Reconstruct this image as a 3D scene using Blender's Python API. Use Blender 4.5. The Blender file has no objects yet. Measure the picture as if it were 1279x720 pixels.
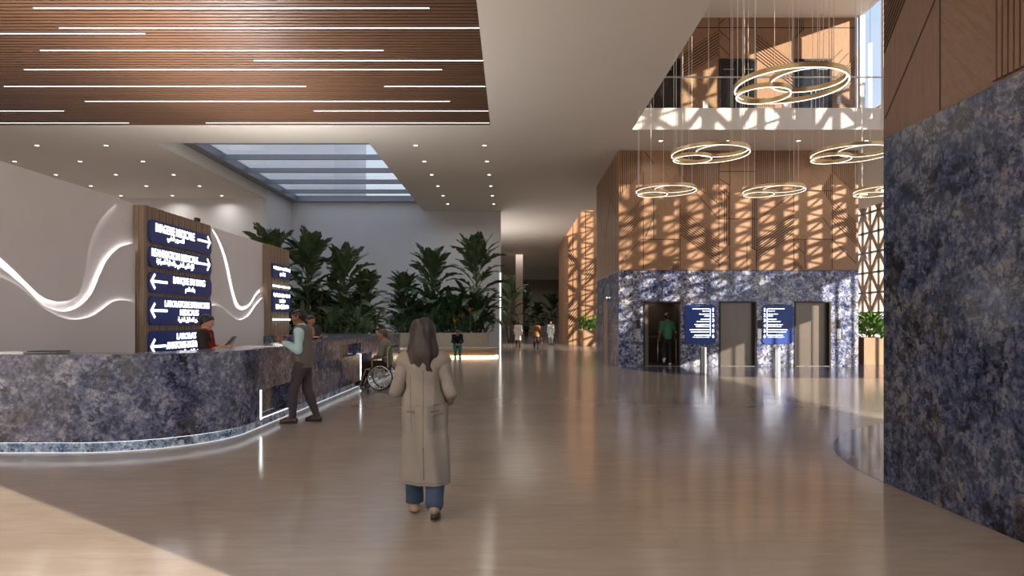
import bpy, bmesh, math, random
import numpy as np
from mathutils import Vector, Matrix, Euler
random.seed(7)
S = bpy.context.scene
C = S.collection
F = 853.0; CH = 1.6; VX = 640.0; VY = 402.0        # measured lens (pixels), eye height and vanishing point
PI = math.pi

def wx(x, Y): return (x-VX)*Y/F
def wz(y, Y): return CH+(VY-y)*Y/F

# ------------------------------------------------------------------ tags
def tag(o, label=None, cat=None, group=None, kind=None):
    if label: o['label'] = label
    if cat: o['category'] = cat
    if group: o['group'] = group
    if kind: o['kind'] = kind
    return o

def empty(name, loc=(0,0,0), rz=0.0):
    o = bpy.data.objects.new(name, None); C.objects.link(o)
    o.location = loc; o.rotation_euler = (0,0,rz); o.empty_display_size = .2
    return o

def thing(name, label, cat, loc=(0,0,0), rz=0.0, group=None):
    return tag(empty(name, loc, rz), label, cat, group)

def copy_tree(o, parent=None):
    c = o.copy(); C.objects.link(c); c.parent = parent
    for ch in o.children: copy_tree(ch, c)
    return c

# ------------------------------------------------------------------ mesh builder
class MB:
    def __init__(s): s.v=[]; s.f=[]; s.m=[]; s.sm=[]; s.mats=[]; s.cur=0; s.smooth=False
    def mat(s, m):
        if m not in s.mats: s.mats.append(m)
        s.cur=s.mats.index(m); return s
    def add(s, vs, fs):
        b=len(s.v); s.v.extend([tuple(p) for p in vs])
        for f in fs: s.f.append(tuple(b+i for i in f)); s.m.append(s.cur); s.sm.append(s.smooth)
        return s
    def box(s, x0,x1,y0,y1,z0,z1, M=None, bev=0.0):
        if x0>x1: x0,x1=x1,x0
        if y0>y1: y0,y1=y1,y0
        if z0>z1: z0,z1=z1,z0
        if bev>0:
            return s.bevbox(x0,x1,y0,y1,z0,z1,bev,M)
        vs=[(x,y,z) for z in (z0,z1) for y in (y0,y1) for x in (x0,x1)]
        fs=[(0,2,3,1),(4,5,7,6),(0,1,5,4),(2,6,7,3),(0,4,6,2),(1,3,7,5)]
        if M is not None: vs=[M@Vector(p) for p in vs]
        return s.add(vs,fs)
    def bevbox(s,x0,x1,y0,y1,z0,z1,b,M=None):
        # chamfered box
        bm=bmesh.new(); bmesh.ops.create_cube(bm,size=1)
        for v in bm.verts:
            v.co=Vector(((x0+x1)/2+v.co.x*(x1-x0),(y0+y1)/2+v.co.y*(y1-y0),(z0+z1)/2+v.co.z*(z1-z0)))
        bmesh.ops.bevel(bm,geom=bm.edges[:],offset=b,segments=2,profile=.5,affect='EDGES')
        bm.verts.index_update()
        vs=[v.co.copy() for v in bm.verts]; fs=[tuple(v.index for v in f.verts) for f in bm.faces]; bm.free()
        if M is not None: vs=[M@p for p in vs]
        return s.add(vs,fs)
    def prism(s, pts, z0, z1, M=None):
        """polygon (ccw in xy) extruded z0..z1"""
        n=len(pts); vs=[(p[0],p[1],z0) for p in pts]+[(p[0],p[1],z1) for p in pts]
        fs=[tuple(range(n-1,-1,-1)),tuple(range(n,2*n))]+[(i,(i+1)%n,n+(i+1)%n,n+i) for i in range(n)]
        if M is not None: vs=[M@Vector(p) for p in vs]
        return s.add(vs,fs)
    def strip(s, path, prof, closed=False, caps=True, M=None):
        """sweep: path = list of (pos, right, up); prof = list of (a,b) closed"""
        vs=[]; n=len(prof); k=len(path)
        for p,r,u in path:
            for a,b in prof: vs.append(Vector(p)+Vector(r)*a+Vector(u)*b)
        fs=[]
        for i in range(k if closed else k-1):
            j=(i+1)%k
            for a in range(n):
                b=(a+1)%n; fs.append((i*n+a,i*n+b,j*n+b,j*n+a))
        if caps and not closed: fs.append(tuple(range(n-1,-1,-1))); fs.append(tuple((k-1)*n+i for i in range(n)))
        if M is not None: vs=[M@p for p in vs]
        return s.add(vs,fs)
    def tube(s, pts, r, n=8, closed=False, M=None):
        pts=[Vector(p) for p in pts]; k=len(pts)
        rs=r if isinstance(r,(list,tuple)) else [r]*k
        path=[]; up=None
        for i in range(k):
            if closed: t=(pts[(i+1)%k]-pts[i-1])
            else: t=pts[min(i+1,k-1)]-pts[max(i-1,0)]
            t.normalize()
            if up is None:
                up=Vector((0,0,1)) if abs(t.z)<.9 else Vector((1,0,0))
            rt=t.cross(up); 
            if rt.length<1e-6: rt=t.cross(Vector((0,1,0)))
            rt.normalize(); up=rt.cross(t).normalized()
            path.append((pts[i],rt*rs[i],up*rs[i]))
        prof=[(math.cos(2*PI*a/n),math.sin(2*PI*a/n)) for a in range(n)]
        return s.strip(path,prof,closed,True,M)
    def cyl(s,p,r,h,n=20,M=None,r2=None):
        r2=r if r2 is None else r2
        vs=[(p[0]+r*math.cos(2*PI*i/n),p[1]+r*math.sin(2*PI*i/n),p[2]) for i in range(n)]+[(p[0]+r2*math.cos(2*PI*i/n),p[1]+r2*math.sin(2*PI*i/n),p[2]+h) for i in range(n)]
        fs=[tuple(range(n-1,-1,-1)),tuple(range(n,2*n))]+[(i,(i+1)%n,n+(i+1)%n,n+i) for i in range(n)]
        if M is not None: vs=[M@Vector(p) for p in vs]
        return s.add(vs,fs)
    def ring(s, c, R, w, h, n=64, M=None):
        """flat ring, rectangular section, centre c"""
        path=[]
        for i in range(n):
            a=2*PI*i/n; d=Vector((math.cos(a),math.sin(a),0))
            path.append((Vector(c)+d*R,d,Vector((0,0,1))))
        return s.strip(path,[(-w/2,-h/2),(w/2,-h/2),(w/2,h/2),(-w/2,h/2)],True,False,M)
    def sphere(s,c,r,n=12,M=None,sc=(1,1,1)):
        vs=[];fs=[]
        for i in range(1,n):
            t=PI*i/n
            for j in range(2*n):
                a=PI*j/n; vs.append((c[0]+r*sc[0]*math.sin(t)*math.cos(a),c[1]+r*sc[1]*math.sin(t)*math.sin(a),c[2]+r*sc[2]*math.cos(t)))
        m=2*n; top=len(vs); vs.append((c[0],c[1],c[2]+r*sc[2])); vs.append((c[0],c[1],c[2]-r*sc[2]))
        for i in range(n-2):
            for j in range(m): fs.append((i*m+j,(i+1)*m+j,(i+1)*m+(j+1)%m,i*m+(j+1)%m))
        for j in range(m):
            fs.append((top,j,(j+1)%m)); fs.append((top+1,(n-2)*m+(j+1)%m,(n-2)*m+j))
        if M is not None: vs=[M@Vector(p) for p in vs]
        return s.add(vs,fs)
    def build(s, name, mat=None, parent=None, smooth=None):
        me=bpy.data.meshes.new(name); me.from_pydata([tuple(p) for p in s.v],[],s.f)
        if mat is not None: me.materials.append(mat)
        else:
            for m in s.mats: me.materials.append(m)
            me.polygons.foreach_set('material_index',s.m)
        if smooth is True: me.polygons.foreach_set('use_smooth',[True]*len(s.f))
        elif any(s.sm): me.polygons.foreach_set('use_smooth',s.sm)
        bm=bmesh.new(); bm.from_mesh(me); bmesh.ops.recalc_face_normals(bm,faces=bm.faces[:]); bm.to_mesh(me); bm.free()
        me.update()
        o=bpy.data.objects.new(name,me); C.objects.link(o)
        if parent is not None: o.parent=parent
        return o

def struct(name, mb, mat=None, parent=None, smooth=None):
    o=mb.build(name,mat,parent,smooth)
    if parent is None: o['kind']='structure'
    return o

# ------------------------------------------------------------------ materials
def srgb(r,g,b):
    f=lambda c:(c/255/12.92) if c/255<=.04045 else ((c/255+.055)/1.055)**2.4
    return (f(r),f(g),f(b),1)

class NT:
    def __init__(s,name):
        s.m=bpy.data.materials.new(name); s.m.use_nodes=True; s.t=s.m.node_tree
        s.b=s.t.nodes['Principled BSDF']
    def n(s,t,**k):
        x=s.t.nodes.new(t)
        for a,v in k.items():
            if a.startswith('i_'): x.inputs[a[2:].replace('_',' ')].default_value=v
            else: setattr(x,a,v)
        return x
    def l(s,a,b): s.t.links.new(a,b)
    def coords(s,scale=(1,1,1),rot=(0,0,0),kind='Object'):
        tc=s.n('ShaderNodeTexCoord'); mp=s.n('ShaderNodeMapping')
        mp.inputs['Scale'].default_value=scale; mp.inputs['Rotation'].default_value=rot
        s.l(tc.outputs[kind],mp.inputs['Vector']); return mp.outputs[0]
    def noise(s,vec,scale,detail=4,rough=.55,dist=0):
        x=s.n('ShaderNodeTexNoise'); x.inputs['Scale'].default_value=scale; x.inputs['Detail'].default_value=detail
        x.inputs['Roughness'].default_value=rough; x.inputs['Distortion'].default_value=dist
        s.l(vec,x.inputs['Vector']); return x
    def ramp(s,fac,stops,interp='LINEAR'):
        r=s.n('ShaderNodeValToRGB'); e=r.color_ramp.elements; r.color_ramp.interpolation=interp
        while len(e)<len(stops): e.new(.5)
        for x,(p,c) in zip(e,stops): x.position=p; x.color=c if len(c)==4 else (*c,1)
        s.l(fac,r.inputs[0]); return r.outputs[0]
    def mix(s,fac,a,b,mode='MIX'):
        x=s.n('ShaderNodeMix',data_type='RGBA',blend_type=mode)
        for i,v in ((0,fac),(6,a),(7,b)):
            if hasattr(v,'is_output'): s.l(v,x.inputs[i])
            else: x.inputs[i].default_value=v
        return x.outputs[2]
    def bump(s,h,strength=.2,dist=.01):
        b=s.n('ShaderNodeBump'); b.inputs['Strength'].default_value=strength; b.inputs['Distance'].default_value=dist
        s.l(h,b.inputs['Height']); s.l(b.outputs[0],s.b.inputs['Normal'])
    def base(s,c):
        if hasattr(c,'is_output'): s.l(c,s.b.inputs['Base Color'])
        else: s.b.inputs['Base Color'].default_value=c
    def set(s,**k):
        for a,v in k.items(): s.b.inputs[a.replace('_',' ')].default_value=v
        return s

def plain(name,c,rough=.5,metal=0,spec=.5,var=.06,scale=6,bump=0):
    t=NT(name); v=t.coords()
    n=t.noise(v,scale,5)
    lo=tuple(x*(1-var) for x in c[:3])+(1,); hi=tuple(min(1,x*(1+var)) for x in c[:3])+(1,)
    t.base(t.ramp(n.outputs['Fac'],[(.3,lo),(.7,hi)]))
    t.set(Roughness=rough,Metallic=metal); t.b.inputs['Specular IOR Level'].default_value=spec
    if bump: 
        n2=t.noise(v,scale*12,3); t.bump(n2.outputs['Fac'],bump,.004)
    return t.m

def emit(name,c,strength):
    t=NT(name); t.base((.8,.8,.8,1)); t.b.inputs['Emission Color'].default_value=c if len(c)==4 else (*c,1)
    t.b.inputs['Emission Strength'].default_value=strength; return t.m

def fabric(name,c,var=.12,scale=220,rough=.9,fold=0):
    t=NT(name); v=t.coords()
    n=t.noise(v,scale,2); n2=t.noise(v,5,4)
    k=t.ramp(n.outputs['Fac'],[(.3,tuple(x*(1-var) for x in c[:3])),(.7,tuple(min(1,x*(1+var)) for x in c[:3]))])
    k=t.mix(.5,k,t.ramp(n2.outputs['Fac'],[(.3,tuple(x*.85 for x in c[:3])),(.7,tuple(min(1,x*1.1) for x in c[:3]))]))
    t.base(k); t.set(Roughness=rough); t.b.inputs['Specular IOR Level'].default_value=.2
    t.bump(n.outputs['Fac'],.15,.002)
    return t.m

def skin(name,c):
    t=NT(name); v=t.coords(); n=t.noise(v,14,4)
    t.base(t.ramp(n.outputs['Fac'],[(.3,tuple(x*.86 for x in c[:3])),(.7,tuple(min(1,x*1.1) for x in c[:3]))]))
    t.set(Roughness=.5); t.b.inputs['Specular IOR Level'].default_value=.35; return t.m

def wood(name,base,dark,rot=(0,0,0),axis='Z',rough=.42,fine=1.0):
    """grain runs along local axis after rotation"""
    t=NT(name)
    sc={'Z':(9,9,.7),'X':(.7,9,9),'Y':(9,.7,9)}[axis]
    v=t.coords((1,1,1),rot)
    mp=t.n('ShaderNodeMapping'); mp.inputs['Scale'].default_value=tuple(x*fine for x in sc); t.l(v,mp.inputs[0])
    n=t.noise(mp.outputs[0],2.2,8,.62,.6); n2=t.noise(mp.outputs[0],11,5,.7,.2); n3=t.noise(t.coords(),.55,2)
    k=t.ramp(n.outputs['Fac'],[(.28,dark),(.5,base),(.75,tuple(min(1,x*1.22) for x in base[:3])+(1,))])
    k=t.mix(.5,k,t.ramp(n2.outputs['Fac'],[(.38,tuple(x*.8 for x in dark[:3])+(1,)),(.60,base)]))
    k=t.mix(.25,k,t.ramp(n3.outputs['Fac'],[(.3,dark),(.7,base)]))
    t.base(k); t.set(Roughness=rough); t.b.inputs['Specular IOR Level'].default_value=.4
    t.bump(n2.outputs['Fac'],.08,.003)
    return t.m

def marble(name,cols,scale=1.0,rough=.12,white=.5,off=(0,0,0),stretch=(1,1,1)):
    """blue granite: cols = dark, blue, grey-lilac, pale, brown"""
    t=NT(name); v=t.coords(stretch)
    mp=t.n('ShaderNodeMapping'); mp.inputs['Location'].default_value=off; t.l(v,mp.inputs[0]); v=mp.outputs[0]
    big=t.noise(v,.8*scale,3,.6,.4)
    mid=t.noise(v,3.6*scale,9,.74,.35)
    fin=t.noise(v,26*scale,4,.7,.3)
    spk=t.noise(v,6*scale,7,.72,.5)
    br=t.noise(v,1.5*scale,7,.7,.4)
    # crystals: small warped cells, each of its own tone
    wn=t.noise(v,9*scale,4,.7,.2)
    ad0=t.n('ShaderNodeVectorMath',operation='MULTIPLY_ADD'); t.l(wn.outputs['Color'],ad0.inputs[0]); ad0.inputs[1].default_value=(.22/scale,)*3; t.l(v,ad0.inputs[2])
    cr=t.n('ShaderNodeTexVoronoi',feature='F1'); cr.inputs['Scale'].default_value=21*scale; t.l(ad0.outputs[0],cr.inputs['Vector'])
    sp=t.n('ShaderNodeSeparateColor'); t.l(cr.outputs['Color'],sp.inputs[0])
    def lin(a,wa,b_,wb):
        m1=t.n('ShaderNodeMath',operation='MULTIPLY'); t.l(a,m1.inputs[0]); m1.inputs[1].default_value=wa
        m2=t.n('ShaderNodeMath',operation='MULTIPLY_ADD'); t.l(b_,m2.inputs[0]); m2.inputs[1].default_value=wb; t.l(m1.outputs[0],m2.inputs[2]); return m2.outputs[0]
    fac=lin(lin(mid.outputs['Fac'],.62,sp.outputs[0],.14),1.0,fin.outputs['Fac'],.24)
    k=t.ramp(fac,[(.39,cols[0]),(.465,cols[1]),(.535,cols[2]),(.62,cols[3])])
    # pale clouds crossed by a dark crackle
    vo=t.n('ShaderNodeTexVoronoi',feature='DISTANCE_TO_EDGE'); vo.inputs['Scale'].default_value=5.5*scale
    ad=t.n('ShaderNodeVectorMath',operation='MULTIPLY_ADD'); t.l(mid.outputs['Color'],ad.inputs[0]); ad.inputs[1].default_value=(.5,.5,.5); t.l(v,ad.inputs[2]); t.l(ad.outputs[0],vo.inputs['Vector'])
    ve=t.ramp(vo.outputs['Distance'],[(.0,(.95,.95,.95)),(.05,(.8,.8,.8)),(.12,(0,0,0))])
    pc=t.mix(ve,t.ramp(fac,[(.42,cols[2]),(.56,cols[3])]),cols[0])
    pm=t.ramp(big.outputs['Fac'],[(.60-.14*white,(0,0,0)),(.68-.14*white,(.8,.8,.8))])
    k=t.mix(pm,k,pc)
    # brown veils and black clusters
    fb=t.ramp(fin.outputs['Fac'],[(.4,tuple(x*.3 for x in cols[4][:3])),(.62,cols[4])])
    k=t.mix(t.ramp(br.outputs['Fac'],[(.56,(0,0,0)),(.62,(.75,.75,.75))]),k,fb)
    k=t.mix(t.ramp(spk.outputs['Fac'],[(.56,(0,0,0)),(.61,(.9,.9,.9))]),k,tuple(x*.6 for x in cols[0][:3])+(1,))
    t.base(k); t.set(Roughness=rough); t.b.inputs['Specular IOR Level'].default_value=.45
    return t.m

def glass(name,tint=(1,1,1),refl=.08,rough=0.0):
    """thin architectural pane: clear straight-through view plus a mirror part that grows at grazing angles"""
    t=NT(name); nt=t.t
    tr=t.n('ShaderNodeBsdfTransparent'); tr.inputs[0].default_value=(*tint,1)
    gl=t.n('ShaderNodeBsdfGlossy'); gl.inputs['Roughness'].default_value=rough
    lw=t.n('ShaderNodeLayerWeight'); lw.inputs[0].default_value=.5
    pw=t.n('ShaderNodeMath',operation='POWER'); t.l(lw.outputs['Facing'],pw.inputs[0]); pw.inputs[1].default_value=5
    fr=t.n('ShaderNodeMath',operation='MULTIPLY_ADD'); t.l(pw.outputs[0],fr.inputs[0]); fr.inputs[1].default_value=.6; fr.inputs[2].default_value=.02
    mx=t.n('ShaderNodeMixShader'); t.l(fr.outputs[0],mx.inputs[0]); t.l(tr.outputs[0],mx.inputs[1]); t.l(gl.outputs[0],mx.inputs[2])
    t.l(mx.outputs[0],nt.nodes['Material Output'].inputs['Surface'])
    return t.m

def catmull(pts,n=8):
    pts=[Vector(p) for p in pts]; out=[]
    P=[pts[0]*2-pts[1]]+pts+[pts[-1]*2-pts[-2]]
    for i in range(1,len(P)-2):
        for k in range(n):
            t=k/n; a,b,c,d=P[i-1],P[i],P[i+1],P[i+2]
            out.append(.5*((2*b)+(c-a)*t+(2*a-5*b+4*c-d)*t*t+(3*b-a-3*c+d)*t**3))
    out.append(pts[-1]); return out

ORD=['first','second','third','fourth','fifth','sixth','seventh','eighth','ninth','tenth','eleventh','twelfth','thirteenth','fourteenth','fifteenth','sixteenth']
SKY=1.25; SUN=10.5; HALL=2; CORR=42; EXPO=0.42; DLE=12; UP=540; LEDW=9
# ================================================================== palette
M = {}
DARK=srgb(28,31,46); BLUE=srgb(66,74,108); LIL=srgb(112,114,136); PALE=srgb(172,168,172); BRN=srgb(104,88,66)
M['marble_desk']=marble('blue_granite_desk',(srgb(33,37,54),srgb(70,76,106),srgb(106,109,134),srgb(156,154,168),srgb(92,88,92)),1.1,.16,.4)
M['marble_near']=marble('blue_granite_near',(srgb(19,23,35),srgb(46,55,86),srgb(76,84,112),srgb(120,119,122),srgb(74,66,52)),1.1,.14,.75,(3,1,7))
M['marble_lift']=marble('blue_granite_lift',(srgb(32,38,60),srgb(76,88,128),srgb(128,135,164),srgb(208,206,208),srgb(122,112,102)),.95,.14,.55,(11,4,2))
M['marble_floor']=marble('blue_granite_floor',(srgb(26,28,38),srgb(58,64,92),srgb(92,92,108),srgb(130,126,128),srgb(70,62,52)),1.0,.1,.3,(1,9,5))
M['marble_kick_lit']=marble('blue_granite_plinth_lit',(srgb(40,60,90),srgb(110,140,175),srgb(165,185,205),srgb(220,228,235),srgb(120,130,140)),1.4,.25,.8,(5,5,5))  # paler than the desk granite: glow of the strip put into the colour
M['wood_v']=wood('oak_veneer_upright',srgb(166,130,100),srgb(126,93,67),axis='Z')
M['wood_d']=wood('oak_veneer_rising',srgb(172,136,105),srgb(132,98,70),rot=(0,PI/4,0),axis='Z')
M['wood_e']=wood('oak_veneer_falling',srgb(160,124,94),srgb(120,88,62),rot=(0,-PI/4,0),axis='Z')
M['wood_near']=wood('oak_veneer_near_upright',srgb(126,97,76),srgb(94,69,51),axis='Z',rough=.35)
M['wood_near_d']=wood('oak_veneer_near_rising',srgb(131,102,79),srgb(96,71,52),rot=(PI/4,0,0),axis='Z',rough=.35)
M['groove']=plain('shadow_gap_black',srgb(40,26,18),.7)
M['slat']=wood('walnut_ceiling_slat',srgb(106,75,54),srgb(68,47,34),axis='X',rough=.45)
M['slat_back']=plain('slat_backing_dark',srgb(34,23,16),.8)
M['wood_sign']=wood('oak_batten',srgb(158,138,118),srgb(122,104,86),axis='Z',fine=1.4)
M['wood_box']=wood('planter_oak',srgb(172,140,110),srgb(134,104,78),axis='Z')
M['white']=plain('white_plaster',srgb(222,218,219),.75,var=.015,scale=2)
M['white_cool']=plain('white_plaster_cool',srgb(214,212,214),.75,var=.015,scale=2)
M['ceil']=plain('ceiling_paint',srgb(216,207,196),.8,var=.012,scale=1)
M['white_edge']=plain('white_slab_edge',srgb(236,230,224),.6,var=.01)
M['beige']=plain('beige_stone',srgb(178,168,150),.6,var=.05,scale=9,bump=.05)
M['steel_dark']=plain('dark_steel',srgb(132,134,142),.45,.4)
M['steel']=plain('brushed_steel',srgb(190,190,190),.28,.9,var=.04)
M['chrome']=plain('chrome',srgb(215,215,215),.12,1,var=.02)
M['bronze']=plain('bronze_lift_door',srgb(112,103,94),.32,.55,var=.05,scale=3)
M['bronze_dark']=plain('bronze_lift_frame',srgb(52,46,42),.4,.5)
M['cabin']=plain('lift_cabin_dark',srgb(58,46,38),.4,.2)
M['black']=plain('black_plastic',srgb(26,26,28),.45)
M['rubber']=plain('black_rubber',srgb(24,24,25),.8)
M['gold']=plain('champagne_gold',srgb(226,198,148),.3,.7,var=.03)
M['cable']=plain('white_cable',srgb(235,232,225),.5)
M['glass']=glass('clear_glass',(.97,.98,.98))
M['blue_sign']=plain('navy_sign_face',srgb(34,66,144),.35,var=.03)
M['led']=emit('led_white',(1,.95,.88),7.0)
M['led_warm']=emit('led_warm',(1,.78,.48),6.0)
M['led_cool']=emit('led_cool',(.92,.96,1),6.0)
M['letter']=emit('backlit_letter',(1,1,1),2.2)
M['ring_led']=emit('ring_led',(1,.95,.87),1.5)
M['lamp_lens']=emit('downlight_lens',(1,.93,.82),5)
M['white_bar']=plain('white_mullion',srgb(238,238,238),.5,var=.01)
M['lattice']=plain('bronze_lattice',srgb(168,148,130),.6,var=.05)
M['soil']=plain('dark_soil',srgb(44,34,26),.95,var=.3,scale=30)
M['paving']=plain('pale_paving',srgb(205,195,180),.85,var=.05,scale=1)
M['tower']=plain('grey_tower',srgb(232,230,234),.7,var=.02)
M['paper']=plain('white_paper',srgb(235,235,232),.7,var=.01)

# floor: large polished travertine slabs, faint streaks along x, hairline joints
def floor_mat():
    t=NT('polished_travertine'); v=t.coords()
    a=t.noise(t.coords((.35,1.5,1)),1.0,7,.6,.5); b=t.noise(t.coords((1.4,7,1)),1.6,6,.65,.3); c=t.noise(v,.28,3,.5,.4)
    k=t.ramp(a.outputs['Fac'],[(.25,srgb(149,137,127)),(.5,srgb(161,149,138)),(.75,srgb(175,163,153))])
    k=t.mix(.45,k,t.ramp(b.outputs['Fac'],[(.3,srgb(136,124,113)),(.7,srgb(182,170,160))]))
    k=t.mix(.35,k,t.ramp(c.outputs['Fac'],[(.35,srgb(140,126,114)),(.65,srgb(177,167,157))]))
    br=t.n('ShaderNodeTexBrick'); br.inputs['Scale'].default_value=1; br.inputs['Brick Width'].default_value=2.4; br.inputs['Row Height'].default_value=1.2
    br.inputs['Mortar Size'].default_value=.002; br.inputs['Color1'].default_value=(1,1,1,1); br.inputs['Color2'].default_value=(.93,.92,.91,1); br.inputs['Mortar'].default_value=(.93,.92,.91,1)
    t.l(v,br.inputs['Vector']); k=t.mix(1,k,br.outputs['Color'],'MULTIPLY')
    t.base(k)
    rr=t.noise(t.coords((.8,3,1)),2.5,5); r=t.n('ShaderNodeMapRange'); t.l(rr.outputs['Fac'],r.inputs[0]); r.inputs[3].default_value=.10; r.inputs[4].default_value=.19
    t.l(r.outputs[0],t.b.inputs['Roughness']); t.b.inputs['Specular IOR Level'].default_value=.3
    return t.m
M['floor']=floor_mat()

# ================================================================== key dimensions
ZC=7.72; ZU=8.41; ZR=12.47          # ceiling, upper floor, upper ceiling
XL=3.82                              # left line of the lift cores / edge of the void
YB=24.4                              # front of the lift core
# ------------------------------------------------------------------ floor
b=MB().mat(M['floor']); b.box(-26,19.2,-16,106,-.2,0); struct('floor',b)
b=MB(); b.box(-140,160,-120,180,-.6,-.25); struct('ground_paving',b,M['paving'])
def rrect(x0,x1,y0,y1,r_ll=0,r_lr=0,r_ur=0,r_ul=0,n=20):
    pts=[]
    for (cx,cy,r,a0) in ((x0+r_ll,y0+r_ll,r_ll,PI),(x1-r_lr,y0+r_lr,r_lr,1.5*PI),(x1-r_ur,y1-r_ur,r_ur,0),(x0+r_ul,y1-r_ul,r_ul,.5*PI)):
        if r==0: pts.append((cx,cy)); continue
        for i in range(n+1): a=a0+i*.5*PI/n; pts.append((cx+r*math.cos(a),cy+r*math.sin(a)))
    return pts
# dark granite inlay round the lift cores, polished flush with the floor
struct('floor_inlay_near',MB().prism(rrect(3.69,13,.3,11.5,0,0,0,4.7,32),.0,.003),M['marble_floor'])
struct('floor_inlay_lifts',MB().prism(rrect(3.80,17,19.35,31.5,4.7,0,0,0,32),.0,.003),M['marble_floor'])
struct('floor_inlay_far',MB().prism(rrect(3.72,13,43.5,55.5,3,0,0,0,24),.0,.003),M['marble_floor'])

# ------------------------------------------------------------------ ceiling
b=MB().mat(M['ceil'])
for x0,x1,y0,y1 in ((-26,-.685,-16,7.5),(-.685,XL,-16,37.9),(-26,-.685,21.45,23.4),(-26,-12.23,23.4,37.9),(-4.92,-.685,23.4,37.9),(-26,XL,37.9,106)):
    b.box(x0,x1,y0,y1,ZC,ZU)
b.box(-26,-.685,7.5,21.45,ZC+.16,ZU)
struct('ceiling',b)
b=MB().mat(M['ceil'])
b.box(XL,19,21.78,37.5,ZC,ZU-.02); b.box(XL,19,54.9,106,ZC,ZU)
b.mat(M['white_edge']); b.box(XL,19,21.75,21.78,ZC,ZU); b.box(XL,19,21.78,24.4,ZU-.02,ZU)
struct('ceiling_upper_floor',b)
b=MB().mat(M['white_edge']); b.box(2.6,12.3,6.9,31,ZR,ZR+.5); b.box(2.6,12.3,-2,6.9,ZR,ZR+.5); struct('ceiling_upper',b)

# slatted walnut field of the ceiling
b=MB().mat(M['slat_back']); b.box(-26,-.685,7.5,21.45,ZC+.10,ZC+.16)
b.mat(M['slat'])
Y0=13.32; PITCH=.14875
j0=math.ceil((7.6-Y0)/PITCH); j1=int((21.38-Y0)/PITCH)
for j in range(j0,j1+1):
    y=Y0+(j-.5)*PITCH
    b.box(-26,-.70,y-.5*PITCH+.022,y+.5*PITCH-.022,ZC+.02,ZC+.10)
struct('ceiling_slats',b)
# LED lines between the slats: (row y in the photo, x from, x to)
LED=[(10,42,536,''),(35,74,599,''),(42,-60,181,''),(63,50,479,''),(75.5,317,604,''),(87,30,552,''),(108,5,382,'left'),(108,480,606,'right'),(126.5,106,562,''),(138.5,-60,80,'left'),(138.5,392,610,'right'),(153.5,-60,161,'left'),(153.5,257,611,'right')]
rows=sorted({r[0] for r in LED})
for y,x0,x1,side in LED:
    Y=F*(ZC-CH)/(VY-y); k=rows.index(y)
    X0=wx(x0,Y); X1=min(wx(x1,Y),-.69)
    t=thing('ceiling_light_strip',f"thin white LED line in the walnut slat ceiling, {ORD[k]} row from the front"+(f", {side} piece" if side else ''),'light strip',((X0+X1)/2,Y,ZC),0,'LED lines in the slat ceiling')
    h=(X1-X0)/2
    MB().box(-h,h,-.012,.012,-.004,.02).build('diffuser',M['led'],t)
    q=MB()
    for s in (-1,1): q.box(-h-.004,h+.004,s*.012,s*.02,-.006,.022)
    q.box(-h-.008,-h,-.024,.024,-.006,.022); q.box(h,h+.008,-.024,.024,-.006,.022)
    q.build('channel',M['steel_dark'],t)
    ll=bpy.data.lights.new('led_line_lamp','AREA'); ll.shape='RECTANGLE'; ll.size=2*h; ll.size_y=.024; ll.energy=LEDW*2*h/8; ll.color=(1,.97,.93)
    lo_=bpy.data.objects.new('led_line_lamp',ll); C.objects.link(lo_); lo_.location=((X0+X1)/2,Y,ZC-.008)

# ------------------------------------------------------------------ skylight
w1=tag(empty('window_1',(-8.6,30.6,8.2)),None,None,None,'structure')
w1['kind']='structure'
b=MB().mat(M['white_cool'])
for x0,x1,y0,y1 in ((-12.33,-12.23,23.4,37.8),(-4.92,-4.82,23.4,37.8),(-12.33,-4.82,23.3,23.4)): b.box(x0+8.6,x1+8.6,y0-30.6,y1-30.6,ZC-8.2+.001,.0)
b.build('window_reveal',None,w1)
b=MB()
b.box(-12.23+8.6,-11.8+8.6,23.4-30.6,37.8-30.6,0,.32); b.box(-5.1+8.6,-4.92+8.6,23.4-30.6,37.8-30.6,0,.32)
b.box(-11.8+8.6,-5.1+8.6,37.5-30.6,37.8-30.6,0,.32); b.box(-11.8+8.6,-5.1+8.6,23.4-30.6,23.55-30.6,0,.32)
b.build('window_frame',M['steel_dark'],w1)
for k in range(5):
    y=25.45+2.45*k
    MB().box(-11.8+8.6,-5.1+8.6,y-.06-30.6,y+.06-30.6,.02,.22).build('glazing_bar',M['steel_dark'],w1)
MB().box(-11.8+8.6,-5.1+8.6,23.55-30.6,37.5-30.6,.2,.215).build('window_pane',M['glass'],w1)
# neighbouring tower seen through the skylight
t=thing('exterior_tower','pale grey tower wall rising outside the skylight','building',(-24,46,-.25))
MB().box(-16,12.0,0,10,8.2,30).build('facade',M['tower'],t)
q=MB()
for k in range(5): q.box(-16.02,12.02,-.04,0,14.4+3.2*k,14.46+3.2*k)
q.build('floor_band',M['tower'],t)
MB().box(2.6,3.0,-.25,0,14.6,16.2).build('canopy',M['white_edge'],t)

# ------------------------------------------------------------------ white walls
struct('wall_left',MB().box(-20.2,-20,-16,34,0,ZC),M['white'])
b=MB().mat(M['white']); b.box(-20,-12.4,33.9,34.1,0,ZC); struct('wall_back_left',b)
struct('wall_return',MB().box(-12.4,-12.2,33.9,38.1,0,8.25),M['white_cool'])
b=MB().mat(M['white_cool']); b.box(-12.4,-.64,37.8,38.1,0,8.3); struct('wall_back',b)
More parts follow.
